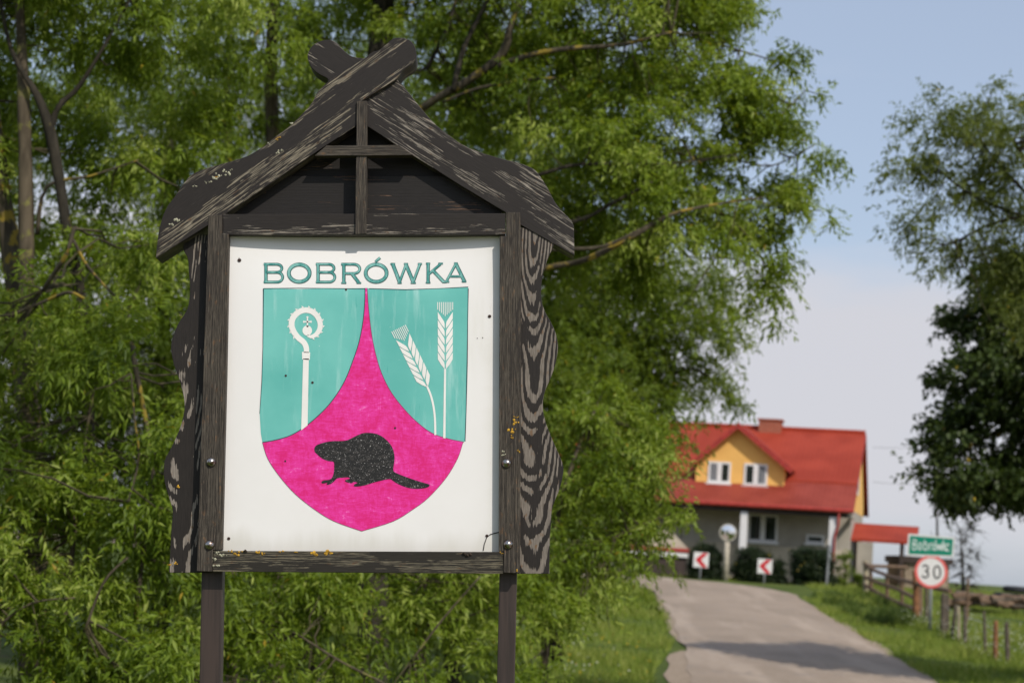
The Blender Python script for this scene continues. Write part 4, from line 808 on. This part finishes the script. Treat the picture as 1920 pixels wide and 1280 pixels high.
fd = lambda x, y: (zx + x*R_*math.cos(0)-y*R_*.02, zc + y*R_)
txtstroke('numeral', [(ea(-.36, .20, .17, .17, 160, -90)+ea(-.36, -.18, .19, .20, 90, -160), .10)], fd, -.028, blk, ts)
txtstroke('numeral', [(ea(.36, 0, .20, .37, 0, 360, 26), .10)], fd, -.028, blk, ts)
tn = empty('town_sign', (cs[0], Ys, gs_), 0, 'green rectangular town name sign with white border above the speed limit', 'road sign')
q = [loc(1700, 1041), (loc(1787, 1044)), loc(1790, 1007), loc(1703, 1000)]; ctr_ = np.mean(np.array(q), 0); plate_poly('plate', q, .02, sw, tn, -.03)
sh_ = lambda f_, g_: [tuple(ctr_ + (np.array(p)-ctr_)*np.array([f_, g_])) for p in q]; plate_poly('green_field', sh_(.93, .84), .004, sg, tn, -.0345)
u0 = np.array(q[0]); eu = np.array(q[1])-u0; ev = np.array(q[3])-u0
fxn = lambda x, y: tuple(u0 + eu*(x-1)*.94/100. + eu*.035 + ev*y/42.)
wt = plain('sign_letter_white', (.85, .85, .85), .4, .02); yb_, hX, hC, w_ = 12, 13, 19, 1.8
def bowl(cx): return (ea(cx, yb_+hX/2, 4.0, hX/2, 0, 360, 18), w_)
txt = [[([(9,yb_),(9,yb_+hC)],w_), ([(9,yb_+hC)]+ea(13,yb_+hC-4.2,4,4.2,90,-90,8)+[(9,yb_+hC-8.6)],w_*.9), ([(9,yb_+hC-8.6)]+ea(14,yb_+4.6,4.5,4.6,90,-90,8)+[(9,yb_)],w_*.9)],
  [bowl(27)], [([(36.5,yb_),(36.5,yb_+hC)],w_), bowl(40.8)], [([(50,yb_),(50,yb_+hX)],w_), (ea(54,yb_+hX-4,4,4,170,60,8),w_)], [bowl(62), ([(62,yb_+hX+3),(65,yb_+hX+7)],w_*.9)],
  [([(68,yb_+hX),(71,yb_)],w_),([(71,yb_),(74,yb_+hX-1)],w_),([(74,yb_+hX-1),(77,yb_)],w_),([(77,yb_),(80,yb_+hX)],w_)], [([(82,yb_),(82,yb_+hC)],w_), ([(88,yb_+hX),(83.2,yb_+hX/2)],w_),([(83.5,yb_+hX/2+1),(88.5,yb_)],w_)], [bowl(93), ([(96.6,yb_),(96.6,yb_+hX)],w_*.9)]]
for k, s_ in enumerate(txt): txtstroke('letter', [([(p[0]*.945+.5, p[1]-0.0) for p in pp], ww) for pp, ww in s_], fxn, -.037, wt, tn)

# ------------------------------------------------------------------ rail fence and stakes
wdk = plain('fence_timber', (.15, .095, .06), .9, .35, 12); wrs = plain('rusty_timber', (.22, .10, .045), .9, .3, 10); wpl = plain('pale_timber', (.34, .29, .20), .9, .25, 10); wgr = plain('grey_timber', (.10, .08, .06), .9, .3, 10)
def wpt(px, py, Y): w = at(px, py, Y); return np.array(w)
A0 = onground(1621, 1103)
f0 = (1621, 58.0); f1 = (1716, 49.0)
fe = empty('rail_fence', (wpt(1621, 1100, 58)[0], 58, float(H(58))), 0, 'rustic three rail timber fence slanting down beside the right verge', 'fence'); FO = np.array(fe.location)
for (px, Y, top, bot, w_, mt) in ((1622,58,1050,1102,.09,wpl),(1632,57,1062,1106,.06,wdk),(1662,54,1075,1122,.06,wdk),(1690,51.5,1068,1140,.05,wdk),(1716,49,1070,1152,.09,wrs),(1722,49.2,1072,1156,.10,wdk),(1736,48.3,1080,1160,.05,wgr)):
    a, b = wpt(px, top, Y)-FO, wpt(px+1, bot+6, Y)-FO; mb = MB(); mb.tube([b, (a+b)/2+[.01,0,0], a], [w_, w_*.95, w_*.85], 7); mb.build('post', mt, fe, smooth=False)
for (pts) in (((1620,1055,58.2),(1640,1069,56.5),(1668,1080,53.5),(1716,1093,49.2)), ((1620,1080,58.2),(1650,1093,55.2),(1684,1104,52),(1718,1122,49.2)), ((1620,1095,58.2),(1652,1114,55.2),(1686,1130,52),(1716,1141,49.2)), ((1716,1093,49.2),(1745,1100,47),(1782,1108,45)), ((1627,1060,57.8),(1700,1063,60),(1700,1063.5,60.2))):
    P_ = [wpt(*p)-FO for p in pts]; mb = MB(); mb.tube(P_, [.06]*len(P_), 6); mb.build('rail', wdk, fe)
st = empty('stake_fence', (wpt(1800, 1188, 43)[0], 43, float(H(43))), 0, 'row of weathered wooden stakes with wire along the grassy field edge', 'fence'); FO = np.array(st.location)
tops = []
for (px, top, px2, bot, Y, w_, mt) in ((1769,1112,1768,1188,43.6,.07,wgr),(1776,1114,1776,1186,43.8,.05,wgr),(1792,1134,1784,1194,42.6,.045,wgr),(1797,1136,1798,1192,42.4,.04,wpl),(1809,1138,1810,1196,42,.05,wgr),(1845,1146,1848,1228,39.2,.035,wgr),(1867,1164,1866,1230,38.4,.055,wrs),(1887,1167,1890,1240,37.8,.05,wgr),(1815,1085,1815,1120,47,.04,wdk)):
    a, b = wpt(px, top, Y)-FO, wpt(px2, bot, Y)-FO; b[2] = min(b[2], float(H(Y))-FO[2]-.02); mb = MB(); mb.tube([b, (a+b)/2, a-[0,0,.03], a+[.01,0,.02]], [w_, w_*.95, w_*.85, w_*.4], 7); mb.build('stake', mt, st); tops.append((a*.75+b*.25)) if Y < 47 else None
mb = MB(); mb.tube([tops[0]] + tops[2:], [.006]*(len(tops)-1), 4); mb.build('wire', grey, st)
# log heap, silage cover and barn, field edge
bk2 = plain('log_wood', (.15, .10, .065), .9, .35, 8); rng2 = random.Random(3)
lo = empty('log_heap', (wpt(1860, 1125, 52)[0], 52, float(H(52))), 0, 'long low heap of cut timber and logs along the field edge', 'logs'); FO = np.array(lo.location)
for k in range(60):
    px = rng2.uniform(1795, 1960); py = rng2.uniform(1116, 1136) + (px-1860)*.05; c = wpt(px, py, 52+rng2.uniform(-.6, .6))-FO; a_ = rng2.uniform(-.35, .35); L_ = rng2.uniform(.12, .45); r_ = rng2.uniform(.04, .10)
    mb = MB(); d = np.array([math.cos(a_), rng2.uniform(-.5, .5), math.sin(a_)*.5])*L_; mb.tube([c-d, c, c+d], [r_, r_*.95, r_*.9], 7); mb.build('log', [bk2, wgr, wdk, bk2][k % 4], lo)
sc_ = wpt(1900, 1104, 58); mb = MB(); mb.v = []; 
tt = empty('tyre_stack', (sc_[0], 58, 1.2), 0, 'dark flat stack of tyres on the field horizon at the right edge', 'tyres'); rub = plain('rubber', (.02, .022, .026), .8)
for (ox, oz) in ((-.25, .2), (.32, .2), (.05, .42), (.75, .22)):
    mb = MB(); n, m_ = 16, 8
    for i in range(n):
        for j in range(m_):
            u, v = i*6.283/n, j*6.283/m_; mb.v.append((ox+(.28+.10*math.cos(v))*math.cos(u), (.28+.10*math.cos(v))*math.sin(u), oz-.1+.10*math.sin(v)))
            mb.f.append([i*m_+j, ((i+1) % n)*m_+j, ((i+1) % n)*m_+(j+1) % m_, i*m_+(j+1) % m_])
    mb.build('tyre', rub, tt, smooth=True)
c = wpt(1698, 1040, 66); c2 = wpt(1733, 1040, 66); bb = empty('farm_shed', (c[0], 66, 1.25), 0, 'small brown and beige shed behind the round speed limit sign', 'shed'); wdt = c2[0]-c[0]; ht = c[2]-1.25
mb = MB(); mb.box(0, wdt+.9, 0, 3, -.1, ht-.25); mb.build('wall', plain('shed_wall', (.27, .21, .15), .9), bb); mb = MB(); mb.prism([(-.1, -.15, ht-.25), (wdt+1, -.15, ht-.25), (wdt+1, -.15, ht-.05), (-.1, -.15, ht-.02)], (0, 3.2, 0)); mb.build('roof', dk, bb)
# dark tangled snag behind the signs
def snag(name, label, px, Y, top, bot, w, n, lf, thick):
    t = empty(name, (0, 0, 0), 0, label, 'tree'); c = wpt(px, bot, Y); limb('trunk', [(px+2, bot+8, Y, thick), (px, (top+bot)/2, Y, thick*.7), (px-2, top, Y, thick*.35)], M['bark_dark'], t, 7)
    hub = np.array([wpt(px, y_, Y) for y_ in np.linspace(bot-10, top, 30)]) + rng.normal(0, w*.5, (30, 3)); C = hub[rng.integers(0, 30, n)] + rng.normal(0, 1, (n, 3))*np.array([w*.7, w*.7, w*.9])
    twigs(t, hub, C, n, .008, M['bark_dark']); 
    if lf: leafmesh('crown', lf, 1700, .07, .02, M['leaf_light'], t, clump=.2)
    o = Vector((c[0], Y, float(H(Y)))); t.location = o
    for chh in t.children: chh.location = -o
snag('dead_tree', 'brown leafless tangled tree behind the green town sign', 1804, 56, 1000, 1102, .38, 420, None, 7)
snag('young_tree', 'thin bare leaning trunk rising between house and maple', 1757, 64, 905, 1070, .25, 26, None, 6)
# overhead wires running to the house gable
wr = plain('wire_dark', (.03, .03, .03), .6)
for (a, b) in (((1637, 903, 70), (1960, 880, 60)), ((1637, 838, 69.5), (1960, 800, 60))):
    A, B = wpt(*a), wpt(*b); pts = [A+(B-A)*t - np.array([0, 0, 1.0*t*(1-t)]) for t in np.linspace(0, 1, 12)]; mb = MB(); mb.tube(pts, [.006]*12, 4)
    o = mb.build('overhead_wire', wr); tagit(o, 'thin overhead wire reaching the house, %s of the pair' % ('lower' if a[1] > 850 else 'upper'), 'wire', 'overhead wires')
